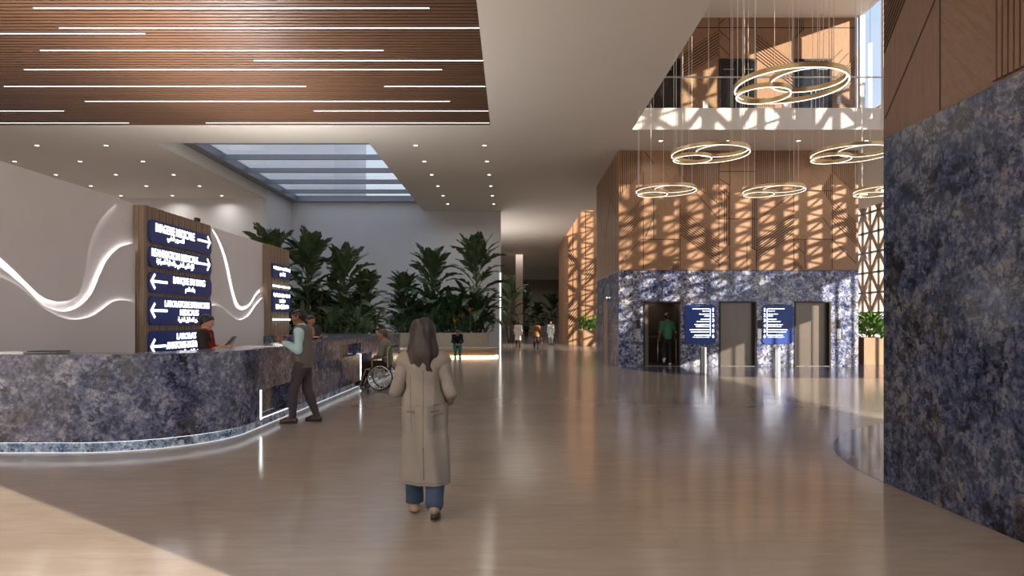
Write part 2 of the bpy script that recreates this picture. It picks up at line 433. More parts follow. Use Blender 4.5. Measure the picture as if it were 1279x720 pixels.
# lit profile up the free end of the back wall
t=thing('wall_light_profile','tall glowing white light profile at the right end of the white back wall','light profile',(-.67,37.75,0))
MB().box(-.035,.035,-.05,.05,.0,4.3).build('diffuser',emit('profile_led',(1,.93,.82),1.9),t)
q=MB(); q.box(-.09,-.035,-.06,.06,0,4.34); q.box(.035,.09,-.06,.06,0,4.34); q.box(-.09,.09,-.06,.06,4.3,4.34); q.build('housing',M['white'],t)
struct('wall_corridor_left',MB().box(-3.4,-3.2,38.1,106,0,ZC),M['white'])
struct('wall_end',MB().box(-26,19,100,100.3,0,ZC),plain('end_wall_paint',srgb(150,140,130),.8,var=.02))
struct('wall_pier',MB().box(.3,.95,62,62.7,0,ZC),plain('pier_plaster',srgb(190,172,158),.75,var=.02))

# ------------------------------------------------------------------ patterned oak walls
class Face:
    """a wall face: f(u, z, depth) -> world"""
    def __init__(s,f): s.f=f; s.b=MB()
    def poly(s,pts,d0,d1,mat):
        n=len(pts); s.b.mat(mat)
        vs=[s.f(u,z,d0) for u,z in pts]+[s.f(u,z,d1) for u,z in pts]
        s.b.add(vs,[tuple(range(n)),tuple(range(2*n-1,n-1,-1))]+[(i,(i+1)%n,n+(i+1)%n,n+i) for i in range(n)])
    def line(s,a,b,w=.022,mat=None):
        a=Vector(a);b=Vector(b);d=(b-a).normalized();n=Vector((-d.y,d.x))*w/2
        s.poly([a+n,a-n,b-n,b+n],0,.004,mat or M['groove'])
    def upright(s,u0,u1,bot,top,mat,pitch=.0686,gap=.024):
        """upright battens between u0,u1; bot/top are (z at u0, z at u1)"""
        L=lambda q,u:q[0]+(q[1]-q[0])*(u-u0)/(u1-u0)
        s.poly([(u0,bot[0]),(u1,bot[1]),(u1,top[1]),(u0,top[0])],0,.003,M['groove'])
        n=max(1,round((u1-u0)/pitch)); p=(u1-u0)/n
        for i in range(n):
            a=u0+i*p+gap/2; c=u0+(i+1)*p-gap/2
            s.poly([(a,L(bot,a)),(c,L(bot,c)),(c,L(top,c)),(a,L(top,a))],0,.022,mat)
    def slant(s,u0,u1,zl,zr,mat,pitch=.1,gap=.038):
        """slanted battens: left edge spans zl=(lo,hi), right edge zr=(lo,hi)"""
        s.poly([(u0,zl[0]),(u1,zr[0]),(u1,zr[1]),(u0,zl[1])],0,.003,M['groove'])
        n=max(1,round((zl[1]-zl[0])/pitch)); 
        for i in range(n):
            q=(zl[1]-zl[0])/n; q2=(zr[1]-zr[0])/n
            a=zl[0]+i*q+gap/2; c=zl[0]+(i+1)*q-gap/2; a2=zr[0]+i*q2+gap/2; c2=zr[0]+(i+1)*q2-gap/2
            s.poly([(u0,a),(u1,a2),(u1,c2),(u0,c)],0,.022,mat)

def px_map(Y):
    return (lambda x:wx(x,Y)),(lambda y:wz(y,Y))
GX,GZ=px_map(YB)
def lower_pattern(fc,dx=0,mv=None,md=None,me=None,x_lo=3.83,x_hi=12.36):
    """the repeating oak pattern, authored in lift-wall coordinates taken from the photo; dx shifts it"""
    mv=mv or M['wood_v']; md=md or M['wood_d']; me=me or M['wood_e']
    X=lambda x:GX(x)+dx
    P=lambda pts,mat:fc.poly([(X(x),GZ(y)) for x,y in pts],0,.0015,mat)
    # veneer leaves with turned grain
    P([(803,189),(848,189),(848,215),(803,255)],md); P([(848,216),(897,255),(897,295),(849,258)],me)
    P([(911,214),(944,189),(944,330),(911,330)],md); P([(991,222),(1039,189),(1039,214),(1026,236),(1039,256),(1039,300),(991,300)],md)
    P([(803,300),(848,300),(848,336),(803,336)],me); P([(945,249),(991,222),(991,264),(945,296)],me); P([(1040,300),(1069,330),(1069,336),(1040,336)],md)
    P([(849,293),(897,330),(897,336),(849,336)],md); P([(992,300),(1039,300),(1039,336),(992,336)],me)
    U=lambda x0,x1,b0,b1:fc.upright(X(x0),X(x1),(GZ(b0),GZ(b1)),(ZC-.01,ZC-.01),mv)
    U(775,802,244,215.5); U(848,897.5,215.5,254.5); U(944.4,991.3,249,221); U(1039.5,1069,214.4,243)
    S_=lambda x0,x1,lt,lb,rt,rb:fc.slant(X(x0),X(x1),(GZ(lb),GZ(lt)),(GZ(rb),GZ(rt)),mv)
    S_(774.2,803.3,276,304,246,274); S_(849.4,897.5,259,292.3,295.7,329); S_(945,991.3,297,328,264.8,294.6); S_(1039.5,1069.3,247.6,276.3,275,305)
    # narrow uprights
    for x,a,c in ((905,236,305),(907.5,238,306),(910,240,306),(940,249,311),(942.4,248,312.5),(899.5,240,256),(901.5,242,258)):
        fc.line((X(x),GZ(a)),(X(x),GZ(c)),.03)
    for i in range(5):
        x=1027.5+2.5*i; fc.line((X(x),GZ(236-1.55*(x-1026))),(X(x),GZ(236+1.55*(x-1026))),.026)
        x=839+2*i; fc.line((X(x),GZ(337)),(X(x),GZ(336-1.2*(x-838))),.03)
        x=993+2.2*i; fc.line((X(x),GZ(337)),(X(x),GZ(324+1.1*(x-993))),.03)
    for a,c in (((897.5,214.3),(943.7,214.3)),((801,299.2),(849.4,299.2)),((897.5,273.5),(943.7,273.5)),((991.3,299.2),(1039.5,299.2)),((1005,238.4),(1039.5,238.4)),
                ((803.5,215),(803.5,300)),((803.5,300),(803.5,337)),((816.6,249),(816.6,299)),((849.4,255),(849.4,337)),((898,189),(898,337)),((911.7,189),(911.7,337)),((933,300),(933,337)),((944.6,189),(944.6,337)),((991.3,189),(991.3,337)),((1039.5,189),(1039.5,337)),((1005.5,300),(1005.5,337)),
                ((805.8,190),(817,205)),((775,328),(801,299)),((849,217),(897,273)),((805,299),(816,272)),((838,317.5),(849,306)),((898,223.5),(911.7,231.5)),((898,236),(911.7,248)),((898,206),(908,197)),
                ((991.3,305),(1006,318)),((1039.5,299),(1069,329)),((1028,272),(1039.5,289)),((945.5,275),(987,244)),((898,318),(911,305)),((898,332),(911,320)),((933,305),(944,313))):
        fc.line((X(a[0]),GZ(a[1])),(X(c[0]),GZ(c[1])))

# lift core: front, side, core mass -------------------------------------------------------
LX=[(4.68,6.00),(7.38,8.72),(10.07,11.38)]; ZD=2.33; ZM=3.43; XR=12.36
b=MB().mat(M['marble_lift'])
xs=[XL]+[v for p in LX for v in p]+[XR]
for i in range(0,8,2): b.box(xs[i],xs[i+1],YB,YB+.35,0,ZM)
for x0,x1 in LX: b.box(x0,x1,YB,YB+.35,ZD,ZM)
b.box(XL-.02,XL,YB,30.8,0,ZM)
struct('wall_lift_base',b)
fc=Face(lambda u,z,d:(u,YB-d,z))
fc.poly([(XL-.019,ZM),(XR,ZM),(XR,ZC),(XL-.019,ZC)],-.3,0,M['wood_v'])
fc.poly([(XL-.02,ZM-.012),(XR,ZM-.012),(XR,ZM+.008),(XL-.02,ZM+.008)],-.01,.004,M['groove'])
lower_pattern(fc); struct('wall_lift_oak',fc.b)
fc=Face(lambda u,z,d:(XL-.02-d,u,z))
fc.poly([(YB+.004,ZM),(30.8,ZM),(30.8,ZC),(YB+.004,ZC)],-.3,0,M['wood_v'])
for i in range(1,9): fc.line((YB+.8*i,ZM),(YB+.8*i,ZC),.02)
fc.line((24.4,5.2),(26.4,6.4)); fc.line((26.4,6.4),(28.0,5.0)); fc.line((28,5.0),(30.8,6.6))
fc.poly([(YB,ZM-.012),(30.8,ZM-.012),(30.8,ZM+.01),(YB,ZM+.01)],-.01,.003,M['steel'])
struct('wall_lift_side',fc.b)
b=MB().mat(M['cabin']); b.box(XL+.0,XL+.3,YB+.35,30.8,0,ZC); b.box(XR-.3,XR,YB+.35,30.8,0,ZC); b.box(XL,XR,30.5,30.8,0,ZC); struct('wall_lift_core',b)
# service door on the side face
d=empty('door_4',(XL-.02,27.6,0)); d['kind']='structure'
MB().box(-.03,0,-.62,.62,0,2.42).build('door_leaf',M['wood_box'],d)
q=MB(); q.box(-.05,0,-.7,-.62,0,2.5); q.box(-.05,0,.62,.7,0,2.5); q.box(-.05,0,-.7,.7,2.42,2.5); q.build('door_frame',M['bronze'],d)
MB().box(-.07,-.03,-.5,-.42,2.52,2.58).build('door_lamp',M['ring_led'],d)
MB().tube([(-.03,-.48,.95),(-.08,-.48,.95),(-.08,-.48,1.2),(-.03,-.48,1.2)],.012).build('door_handle',M['steel'],d)

# lift doors
for i,(x0,x1) in enumerate(LX):
    d=empty(f'door_{i+1}',((x0+x1)/2,YB,0)); d['kind']='structure'; w=(x1-x0)/2
    q=MB(); q.box(-w,-w+.06,-.02,.34,0,ZD); q.box(w-.06,w,-.02,.34,0,ZD); q.box(-w+.06,w-.06,-.02,.34,ZD-.05,ZD); q.build('door_frame',M['bronze_dark'],d)
    MB().box(-w,w,-.02,.3,0,.012).build('door_sill',M['steel'],d)
    if i>0:
        for s in (0,1):
            a=-w+.06 if s==0 else .002; c=-.002 if s==0 else w-.06
            MB().box(a,c,.14+.05*s,.18+.05*s,.012,ZD-.05).build('door_leaf',M['bronze'],d)
        MB().box(-.004,.004,.136,.142,.012,ZD-.05).build('door_seal',M['steel_dark'],d)
    else:
        # open cabin
        q=MB().mat(M['cabin'])
        q.box(-w-.2,-w-.15,.35,2.0,0,2.5); q.box(w+.15,w+.2,.35,2.0,0,2.5); q.box(-w-.2,w+.2,2.0,2.05,0,2.5); q.box(-w-.2,w+.2,.35,2.05,2.5,2.55); q.box(-w-.2,w+.2,.34,2.05,-.01,.012)
        q.build('lift_cabin',None,d)
        MB().box(-w+.06,-w+.2,.14,.18,.012,ZD-.05).build('door_leaf',M['bronze'],d)
        MB().tube([(-w+.0,1.9,1.0),(w-.0,1.9,1.0)],.02).build('handrail',M['black'],d)
        MB().box(-.35,.35,1.98,1.998,1.15,2.2).build('mirror',plain('cabin_panel',srgb(70,58,50),.3,.4),d)
        MB().box(-w+.24,-w+.3,1.0,1.05,.3,1.0).build('cabin_rail_post',M['bronze'],d)

# upper storey ----------------------------------------------------------------------------
UX=[(3.9,6.0),(7.38,8.72),(10.07,11.38)]; ZDU=10.98
fc=Face(lambda u,z,d:(u,YB-d,z))
fc.poly([(XL-1.0,ZU),(XR-.06,ZU),(XR-.06,ZR),(XL-1.0,ZR)],-.3,0,M['wood_v'])
P=lambda pts,mat:fc.poly([(GX(x),GZ(y)) for x,y in pts],0,.0015,mat)
P([(898,50),(944,23),(944,72),(898,72)],M['wood_d']); P([(992,45),(1038,30),(1038,72),(992,72)],M['wood_e']); P([(850,104),(898,78),(898,134),(850,134)],M['wood_d'])
fc.line((XL-1,GZ(34.7)),(XR-.06,GZ(34.7)),.03)
for x in (898,911.7,944.6,991.5,1039): fc.line((GX(x),GZ(72) if x in(898,911.7) else ZU),(GX(x),ZR),.022)
def US(x0,x1,lt,lb,rt,rb): fc.slant(GX(x0),GX(x1),(GZ(lb),GZ(lt)),(GZ(rb),GZ(rt)),M['wood_v'],.115,.042)
US(850.7,898,67,98,38,68); US(944.5,992,40,73,77,109); US(1039,1070,101,129,70,98)
for a,c in (((898,38),(911.7,50)),((898,56),(911.7,70)),((898,30),(905,24)),((944,72),(944,134)),((992,48),(1005,34)),((1039,75),(1052,62)),((1039,88),(1060,66)),((816,130),(848,104))): fc.line((GX(a[0]),GZ(a[1])),(GX(c[0]),GZ(c[1])))
for i in range(4): fc.line((GX(996+2.4*i),GZ(24)),(GX(996+2.4*i),GZ(46-2.5*i)),.026)
for i in range(10): fc.line((GX(945+2.4*i),GZ(134)),(GX(945+2.4*i),GZ(122+abs(4-i))),.026)
for i in range(5): fc.line((GX(1053+2.4*i),GZ(134)),(GX(1053+2.4*i),GZ(130-abs(2-i)*-1.2)),.026)
struct('wall_upper_oak',fc.b)
for i,(x0,x1) in enumerate(UX):
    d=empty(f'door_{5+i}',((x0+x1)/2,YB,ZU)); d['kind']='structure'; w=(x1-x0)/2; h=ZDU-ZU
    q=MB(); q.box(-w,-w+.07,-.05,.02,0,h); q.box(w-.07,w,-.05,.02,0,h); q.box(-w+.07,w-.07,-.05,.02,h-.08,h); q.build('door_frame',M['bronze_dark'],d)
    q=MB(); q.box(-w+.07,-.003,-.022,.01,0,h-.08); q.box(.003,w-.07,-.022,.01,0,h-.08); q.build('door_leaf',plain('dark_tinted_door',srgb(30,29,31),.18,.1),d)
    q=MB()
    for s in (-1,1):
        q.box(s*w*.5-.2,s*w*.5+.2,-.03,-.024,h-.38,h-.355)
        q.box(s*.08-.012,s*.08+.012,-.07,-.045,.75,1.45); q.box(s*.08-.006,s*.08+.006,-.045,-.02,.8,.83); q.box(s*.08-.006,s*.08+.006,-.045,-.02,1.37,1.40)
    q.build('door_handle',M['steel'],d)
# balcony balustrade
t=thing('balustrade','frameless glass balustrade with steel handrail along the white upper balcony edge','balustrade',(0,21.86,ZU))
n=9; x0=XL+.05; wseg=(18.6-x0)/n
for i in range(n):
    MB().box(x0+i*wseg+.012,x0+(i+1)*wseg-.012,-.006,.006,.0,1.0).build('glass_pane',M['glass'],t)
MB().tube([(x0,0,1.02),(18.6,0,1.02)],.026,10).build('handrail',M['steel'],t)
# curtain-wall mullions of the upper storey
b=MB()
for y in (24.27,22.75,21.2,19.4,17.2,14.2,11.2,8.2): b.box(12.32,12.50,y-.07,y+.07,ZC if y<21.7 else ZU,ZR)
b.box(12.32,12.42,7,24.4,ZR-.0,ZR+.12)
w2=struct('window_2',b,M['white_bar'])
for ya,yb in ((22.82,24.2),(19.47,21.13),(21.27,22.68)):
    MB().box(12.40,12.41,ya,yb,ZU if ya>21.7 else ZC,ZR).build('window_pane',M['glass'],w2)

# near lift core ----------------------------------------------------------------------------
XN=3.69; ZN=3.42
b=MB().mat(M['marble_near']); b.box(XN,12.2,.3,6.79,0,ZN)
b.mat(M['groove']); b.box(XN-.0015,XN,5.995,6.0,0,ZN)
struct('wall_near_base',b)
fc=Face(lambda u,z,d:(XN-d,u,z))
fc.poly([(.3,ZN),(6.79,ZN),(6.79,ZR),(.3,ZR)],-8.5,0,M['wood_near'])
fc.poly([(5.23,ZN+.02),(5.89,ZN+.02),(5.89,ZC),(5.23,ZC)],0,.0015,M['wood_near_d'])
fc.poly([(.3,ZN-.006),(6.79,ZN-.006),(6.79,ZN+.004),(.3,ZN+.004)],0,.003,M['bronze'])
fc.line((5.89,ZN),(5.89,ZC),.014); fc.line((6.76,3.61),(4.9,5.47),.012)
for k in range(60):
    z=4.27+k*.062
    fc.line((6.78,z),(max(5.93,6.78-(7.72-z)),min(ZC,z+.85)),.020)
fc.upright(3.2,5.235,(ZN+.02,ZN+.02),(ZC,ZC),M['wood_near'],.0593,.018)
struct('wall_near_oak',fc.b)

# far oak core ----------------------------------------------------------------------------
YF=48.5
fc=Face(lambda u,z,d:(u,YF-d,z))
fc.poly([(3.72,0),(12.3,0),(12.3,14),(3.72,14)],-6.4,0,M['wood_v'])
GXo,GZo=GX,GZ
for dz in (0,):
    for x in (4.3,5.2,6.1,7.0,8.2): fc.line((x,0),(x,14),.045)
    for u0,zl,zr in ((3.9,(.7,2.2),(1.9,3.4)),(3.9,(5.6,7.1),(4.2,5.7)),(6.1,(8.2,9.6),(9.6,11)),(5.2,(4.0,5.2),(5.2,6.4))): fc.slant(u0,u0+.9,zl,zr,M['wood_v'],.25,.09)
    fc.poly([(3.72,0),(3.95,0),(3.95,14),(3.72,14)],0,.25,M['wood_d']); fc.poly([(4.05,2.6),(4.4,2.6),(4.4,5.4),(4.05,5.4)],0,.004,M['wood_e'])
struct('wall_far_oak',fc.b)

# ------------------------------------------------------------------ right facade: lattice screen, fins, added sun-blocking panels
b=MB().mat(M['lattice'])
def lattice(b,x,y0,y1,z0,z1,cy=.82,cz=.56,d=.05,wv=.06,wh=.035,wd=.055):
    ny=round((y1-y0)/cy); nz=round((z1-z0)/cz); cy=(y1-y0)/ny; cz=(z1-z0)/nz
    for i in range(ny+1): b.box(x-d,x+d,y0+i*cy-wv,y0+i*cy+wv,z0,z1)
    for k in range(nz+1): b.box(x-d,x+d,y0,y1,z0+k*cz-wh,z0+k*cz+wh)
    for i in range(ny):
        for k in range(nz):
            ya,yb=y0+i*cy,y0+(i+1)*cy; za,zb=z0+k*cz,z0+(k+1)*cz
            if (i+k)%2: ya,yb=yb,ya
            dv=Vector((0,yb-ya,zb-za)).normalized(); nn=Vector((0,-dv.z,dv.y))*wd
            A=Vector((x,ya,za)); B=Vector((x,yb,zb)); ex=Vector((d*.8,0,0))
            vs=[A-nn-ex,A+nn-ex,B+nn-ex,B-nn-ex,A-nn+ex,A+nn+ex,B+nn+ex,B-nn+ex]
            b.add(vs,[(0,1,2,3),(7,6,5,4),(0,4,5,1),(1,5,6,2),(2,6,7,3),(3,7,4,0)])
lattice(b,19.1,12.4,22.4,6.3,10.6,.62,.42,.03,.11,.075,.03); lattice(b,19.1,9.0,12.4,12.2,14.8,.62,1.0,.05,.09,.04,.09); lattice(b,19.1,12.4,16.5,10.6,14.8,.62,1.0,.05,.09,.04,.09); lattice(b,19.1,16.5,22.4,10.6,12.3,.62,1.0,.05,.09,.04,.09); lattice(b,19.1,22.4,38.0,1.0,12.8,.82,1.1,.05,.10,.05,.12); lattice(b,19.1,38.0,52.0,1.0,16.6)
struct('wall_facade_lattice',b)
b=MB().mat(M['white_bar'])
y=3.0
while y<22.4: b.box(19.0,19.05,y-.035,y+.035,0,4.5 if y<18.4 else 5.6); y+=.42
for y in (22.4,26,29.6,33.2,36.8,40.4): b.box(19.2,19.35,y-.08,y+.08,0,16.6)
struct('window_3',b)
b=MB().mat(M['white']); b.box(18.95,19.2,1.0,12.4,4.5,12.2); b.box(18.95,19.2,1.0,9.0,12.2,14.8); b.box(18.95,19.2,12.4,18.4,4.5,6.3); b.box(18.95,19.2,18.4,22.4,5.6,6.3); b.box(18.95,19.3,22.35,52,0,.25); b.box(18.95,19.2,52,106,0,16); struct('wall_right_sun_block',b)  # unseen solid panels added to keep sun off floor, granite and corridor
struct('wall_sun_block_storey',MB().box(-4.4,2.6,7.0,100,ZU,ZR+.5),M['white']); struct('wall_sun_block_tower',MB().box(-4.4,12.3,4,40,ZR+.5,25),M['white'])  # unseen masses added to keep sun off the skylight and the neighbouring tower
# ================================================================== lettering
AR={'ا':(0xFE8D,0xFE8E,None,None),'أ':(0xFE83,0xFE84,None,None),'إ':(0xFE87,0xFE88,None,None),'ب':(0xFE8F,0xFE90,0xFE91,0xFE92),'ة':(0xFE93,0xFE94,None,None),
'ت':(0xFE95,0xFE96,0xFE97,0xFE98),'ح':(0xFEA1,0xFEA2,0xFEA3,0xFEA4),'خ':(0xFEA5,0xFEA6,0xFEA7,0xFEA8),'د':(0xFEA9,0xFEAA,None,None),'ر':(0xFEAD,0xFEAE,None,None),'ز':(0xFEAF,0xFEB0,None,None),
'ش':(0xFEB5,0xFEB6,0xFEB7,0xFEB8),'ص':(0xFEB9,0xFEBA,0xFEBB,0xFEBC),'ض':(0xFEBD,0xFEBE,0xFEBF,0xFEC0),'ط':(0xFEC1,0xFEC2,0xFEC3,0xFEC4),'ع':(0xFEC9,0xFECA,0xFECB,0xFECC),'ك':(0xFED9,0xFEDA,0xFEDB,0xFEDC),
'ل':(0xFEDD,0xFEDE,0xFEDF,0xFEE0),'م':(0xFEE1,0xFEE2,0xFEE3,0xFEE4),'ن':(0xFEE5,0xFEE6,0xFEE7,0xFEE8),'و':(0xFEED,0xFEEE,None,None),'ي':(0xFEF1,0xFEF2,0xFEF3,0xFEF4)}
def arabic(s):
    out=[]
    for i,c in enumerate(s):
        if c not in AR: out.append(c); continue
        prev=i>0 and s[i-1] in AR and AR[s[i-1]][2] is not None
        nxt=i+1<len(s) and s[i+1] in AR and AR[c][2] is not None
        f=AR[c]; k=3 if prev and nxt else 1 if prev else 2 if nxt else 0
        out.append(chr(f[k] or f[0]))
    return ''.join(reversed(out))

def text_mesh(body,w,h,bold=.012,depth=.006):
    """lettering as a mesh list of (verts, faces) fitted to w x h, centred"""
    cu=bpy.data.curves.new('lettering','FONT'); cu.body=body; cu.size=1; cu.extrude=.01; cu.offset=bold; cu.align_x='LEFT'; cu.resolution_u=4
    ob=bpy.data.objects.new('lettering_tmp',cu); C.objects.link(ob)
    dg=bpy.context.evaluated_depsgraph_get(); dg.update()
    me=bpy.data.meshes.new_from_object(ob.evaluated_get(dg))
    vs=[v.co.copy() for v in me.vertices]; fs=[tuple(p.vertices) for p in me.polygons]
    bpy.data.objects.remove(ob); bpy.data.curves.remove(cu); bpy.data.meshes.remove(me)
    if not vs: return [],[]
    x0=min(v.x for v in vs);x1=max(v.x for v in vs);y0=min(v.y for v in vs);y1=max(v.y for v in vs)
    return [Vector(((v.x-(x0+x1)/2)/(x1-x0)*w,(v.y-(y0+y1)/2)/(y1-y0)*h,(v.z/.01)*depth/2)) for v in vs],fs

def scribble(b,cx,cy,w,h,z=.004,seed=0,side=0,solid=.5):
    """a line of writing too small to read: a thick broken stroke with ascenders"""
    r=random.Random(seed); x=cx-w/2; end=cx+w/2
    while x<end:
        u=min(end-x,r.uniform(.5,1.4)*h)
        top=h*r.choice((.32,.5,.5,.36)); bot=h*r.choice((.5,.34,.34,.45))
        b.box(x,x+u*.9,cy-bot*.7,cy+top*.7,0,z)
        b.box(x,x+u*.22,cy-bot,cy+top,0,z)
        x+=u
        if r.random()<.12: x+=h*.5

def rounded(w,h,r,n=8): return rrect(-w/2,w/2,-h/2,h/2,r,r,r,r,n)
def arrow(b,cx,cy,L,h,s,z=.006):
    t=h*.18; hx=cx+s*L/2
    b.box(min(cx-s*L/2,hx-s*t),max(cx-s*L/2,hx-s*t),cy-t/2,cy+t/2,0,z)
    for q in (-1,1):
        a=Vector((hx,cy)); c=Vector((hx-s*h*.48,cy+q*h*.5)); d=(c-a).normalized(); n=Vector((-d.y,d.x))*t/2
        P=[a+n-d*t*.3,a-n-d*t*.3,c-n,c+n]
        b.prism([(p.x,p.y) for p in P],0,z)

# ================================================================== reception feature wall
XW=-7.0
def wall_pt(x,y,X=XW): k=-X/(640-x); return (F*k,CH+(VY-y)*k)
struct('partition_wall',MB().box(-7.3,XW,8.95,20.9,0,3.78),M['white'])
def wave_panel(name,curve,y_lo,y_hi,below,d0,d1,parent,top=3.78,led=None,mat=None):
    """panel of the relief: everything below (or above) a curve, between y_lo and y_hi"""
    pts=[p for p in catmull([Vector((u,z,0)) for u,z in curve],10)]
    pts=[Vector((p.x,min(p.y,top),0)) for p in pts]
    b=MB(); n=len(pts); base=0.0 if below else top
    vs=[];fs=[]
    for p in pts:
        vs+= [(d0,p.x,p.y),(d1,p.x,p.y),(d1,p.x,base),(d0,p.x,base)]
    for i in range(n-1):
        a=4*i;c=4*(i+1)
        fs+=[(a,a+1,c+1,c),(a+1,a+2,c+2,c+1),(a+2,a+3,c+3,c+2),(a+3,a,c,c+3)]
    fs+=[(0,3,2,1),(4*(n-1),4*(n-1)+1,4*(n-1)+2,4*(n-1)+3)]
    b.add(vs,fs); o=b.build(name,mat or M['white'],parent)
    if led:
        MB().tube([(d0-.02,p.x,p.y+(-.035 if below else .024)) for p in pts if p.y<3.70],.009,6).build('light_strip',led,o)
    return o
Wp=lambda z,sc,ox,oy,X:[wall_pt(ox+x/sc,oy+y/sc,X) for x,y in z]
wv=thing('wave_relief','white wave relief with glowing edges on the partition left of the tall sign pylon','wall relief',(XW,0,0))
led_wave=emit('wave_led',(1,.96,.92),6.0)
c0=Wp([(-25,255),(0,275),(60,330),(120,390),(180,445),(230,466),(270,470),(320,455),(350,420),(370,340),(380,260),(400,190),(440,110),(490,62),(518,42)],3.428,0,240,-6.92)
c2=Wp([(-25,300),(0,322),(100,402),(180,482),(260,512),(330,497),(390,440),(430,350),(460,290),(510,240),(560,223),(578,222)],3.428,0,240,-6.94)
c3=Wp([(-25,350),(0,362),(60,390),(120,435),(180,490),(250,530),(320,547),(390,535),(440,505),(490,470),(540,464),(580,474)],3.428,0,240,-6.88)
wave_panel('upper_panel',c0,0,0,False,0.046,.064,wv,led=led_wave)
wave_panel('middle_panel',c2,0,0,True,0.046,.062,wv,led=led_wave)
wave_panel('lower_panel',c3,0,0,True,0.092,.11,wv,led=led_wave)
wv2=thing('wave_relief','white wave relief with glowing edges on the partition between the two sign pylons','wall relief',(XW,0,0))
d2=Wp([(352,85),(370,125),(400,180),(430,270),(460,410),(480,478),(510,496),(545,478),(580,425),(610,408),(640,405)],3.6,160,250,-6.94)
d3=Wp([(352,482),(370,478),(400,475),(430,490),(470,525),(505,540),(545,520),(580,470),(610,442),(640,435)],3.6,160,250,-6.88)
d0_=Wp([(352,80),(372,115),(410,180),(444,270),(474,405),(494,466),(515,478),(546,462),(580,408),(610,388),(640,384)],3.6,160,250,-6.94)
wave_panel('upper_panel',d0_,0,0,False,0.046,.064,wv2,led=led_wave)
wave_panel('middle_panel',d2,0,0,True,0.046,.062,wv2,led=led_wave)
wave_panel('lower_panel',d3,0,0,True,0.092,.11,wv2,led=led_wave)

def pylon(label,y0,y1,z1):
    t=thing('sign_pylon',label,'sign pylon',(-7.0,y0,0)); L=y1-y0
    MB().box(0,.2,0,L,0,z1).build('core',M['wood_sign'],t)
    q=MB(); n=int(L/.085)
    for i in range(n):
        if i%3==2: continue
        q.box(.2,.215,i*L/n+.008,(i+1)*L/n-.008,0,z1)
    for i in range(2): q.box(.02+.1*i,.1+.1*i,-.012,0,0,z1)
    q.build('battens',M['wood_sign'],t)
    return t
pylon('tall oak batten pylon carrying five blue direction signs behind the reception desk',12.62,15.36,3.76)
pylon('smaller oak batten pylon carrying two blue signs at far end of the partition',18.95,20.8,3.76)
# small dark camera on top of the first pylon
t=thing('security_camera','small dark camera box on top of the tall oak sign pylon','camera',(-6.9,14.95,3.76))
MB().box(-.04,.04,-.07,.07,.03,.11,bev=.01).build('housing',M['black'],t); MB().cyl((0,0,0),.02,.024).build('foot',M['black'],t); MB().cyl((0,0,0),.025,.02,16,Matrix.Translation((.04,0,.07))@Matrix.Rotation(PI/2,4,'Y')).build('lens',M['rubber'],t)

XS=-6.782
R_sign=Matrix(((0,0,1,0),(1,0,0,0),(0,1,0,0),(0,0,0,1)))   # sign plane: x->+Y, y->Z, z->+X
def sign(label,y0,y1,z0,z1,items,r=.12,name='direction_sign',cat='sign',group='blue signs of the sign pylons'):
    cy=(y0+y1)/2; cz=(z0+z1)/2
    t=thing(name,label,cat,(XS,cy,cz),0,group)
    MB().prism(rounded(y1-y0,z1-z0,r),0,.035,R_sign).build('panel',M['blue_sign'],t)
    for it in items:
        b=MB(); T=Matrix.Translation((.036,0,0))@R_sign
        if it[0]=='t':
            _,s,ya,yb,za,zb,bold=it; vs,fs=text_mesh(s,yb-ya,zb-za,bold)
            vs=[T@(v+Vector(((ya+yb)/2-cy,(za+zb)/2-cz,.003))) for v in vs]; b.add(vs,fs); nm='lettering'
        elif it[0]=='a':
            _,yc,zc,L,h,s=it; q=MB(); arrow(q,yc-cy,zc-cz,L,h,s); b.add([T@Vector(v) for v in q.v],q.f); nm='arrow'
        elif it[0]=='s':
            _,ya,yb,zc,h,seed=it; q=MB(); scribble(q,(ya+yb)/2-cy,zc-cz,yb-ya,h,.005,seed); b.add([T@Vector(v) for v in q.v],q.f); nm='lettering'
        b.build(nm,M['letter'],t)
    return t
sy=lambda x:F*6.745/(640-x)
yA,yB=12.70,15.32
sign('top blue sign reading IMAGERIE MEDICALE with right arrow',yA,yB,3.09,3.52,[('t','IMAGERIE MEDICALE',sy(194.5),sy(243),3.305,3.47,.024),('t',arabic('التصوير الطبي'),sy(209),sy(230),3.15,3.30,.03),('a',(sy(247)+sy(262.3))/2,3.36,sy(262.3)-sy(247),.25,1)])
sign('blue sign reading REANIMATION MEDICALE with right arrow',yA,yB,2.63,3.02,[('t','REANIMATION MEDICALE',sy(189.5),sy(247),2.83,2.98,.024),('t',arabic('الإنعاش الطبي والعناية المركزة'),sy(195.5),sy(242),2.655,2.815,.03),('a',(sy(245)+sy(262.3))/2,2.86,sy(262.3)-sy(246),.25,1)])
sign('blue sign reading BANQUE DU SANG with left arrow',yA,yB,2.15,2.54,[('t','BANQUE DU SANG',sy(216.5),sy(256),2.335,2.50,.024),('t',arabic('بنك الدم'),sy(231.5),sy(243.5),2.18,2.32,.03),('a',(sy(189)+sy(209))/2,2.36,sy(209)-sy(189),.27,-1)])
sign('blue sign reading LABORATOIRE D ANALYSES MEDICALES with left arrow',yA,yB,1.53,2.08,[('t',"LABORATOIRE D'ANALYSES",sy(206),sy(261.5),1.885,2.02,.024),('t','MEDICALES',sy(225),sy(248),1.725,1.85,.024),('t',arabic('مخبر التحاليل الطبية'),sy(222.5),sy(249.5),1.57,1.70,.03),('a',(sy(189)+sy(209))/2,1.81,sy(209)-sy(189),.27,-1)])
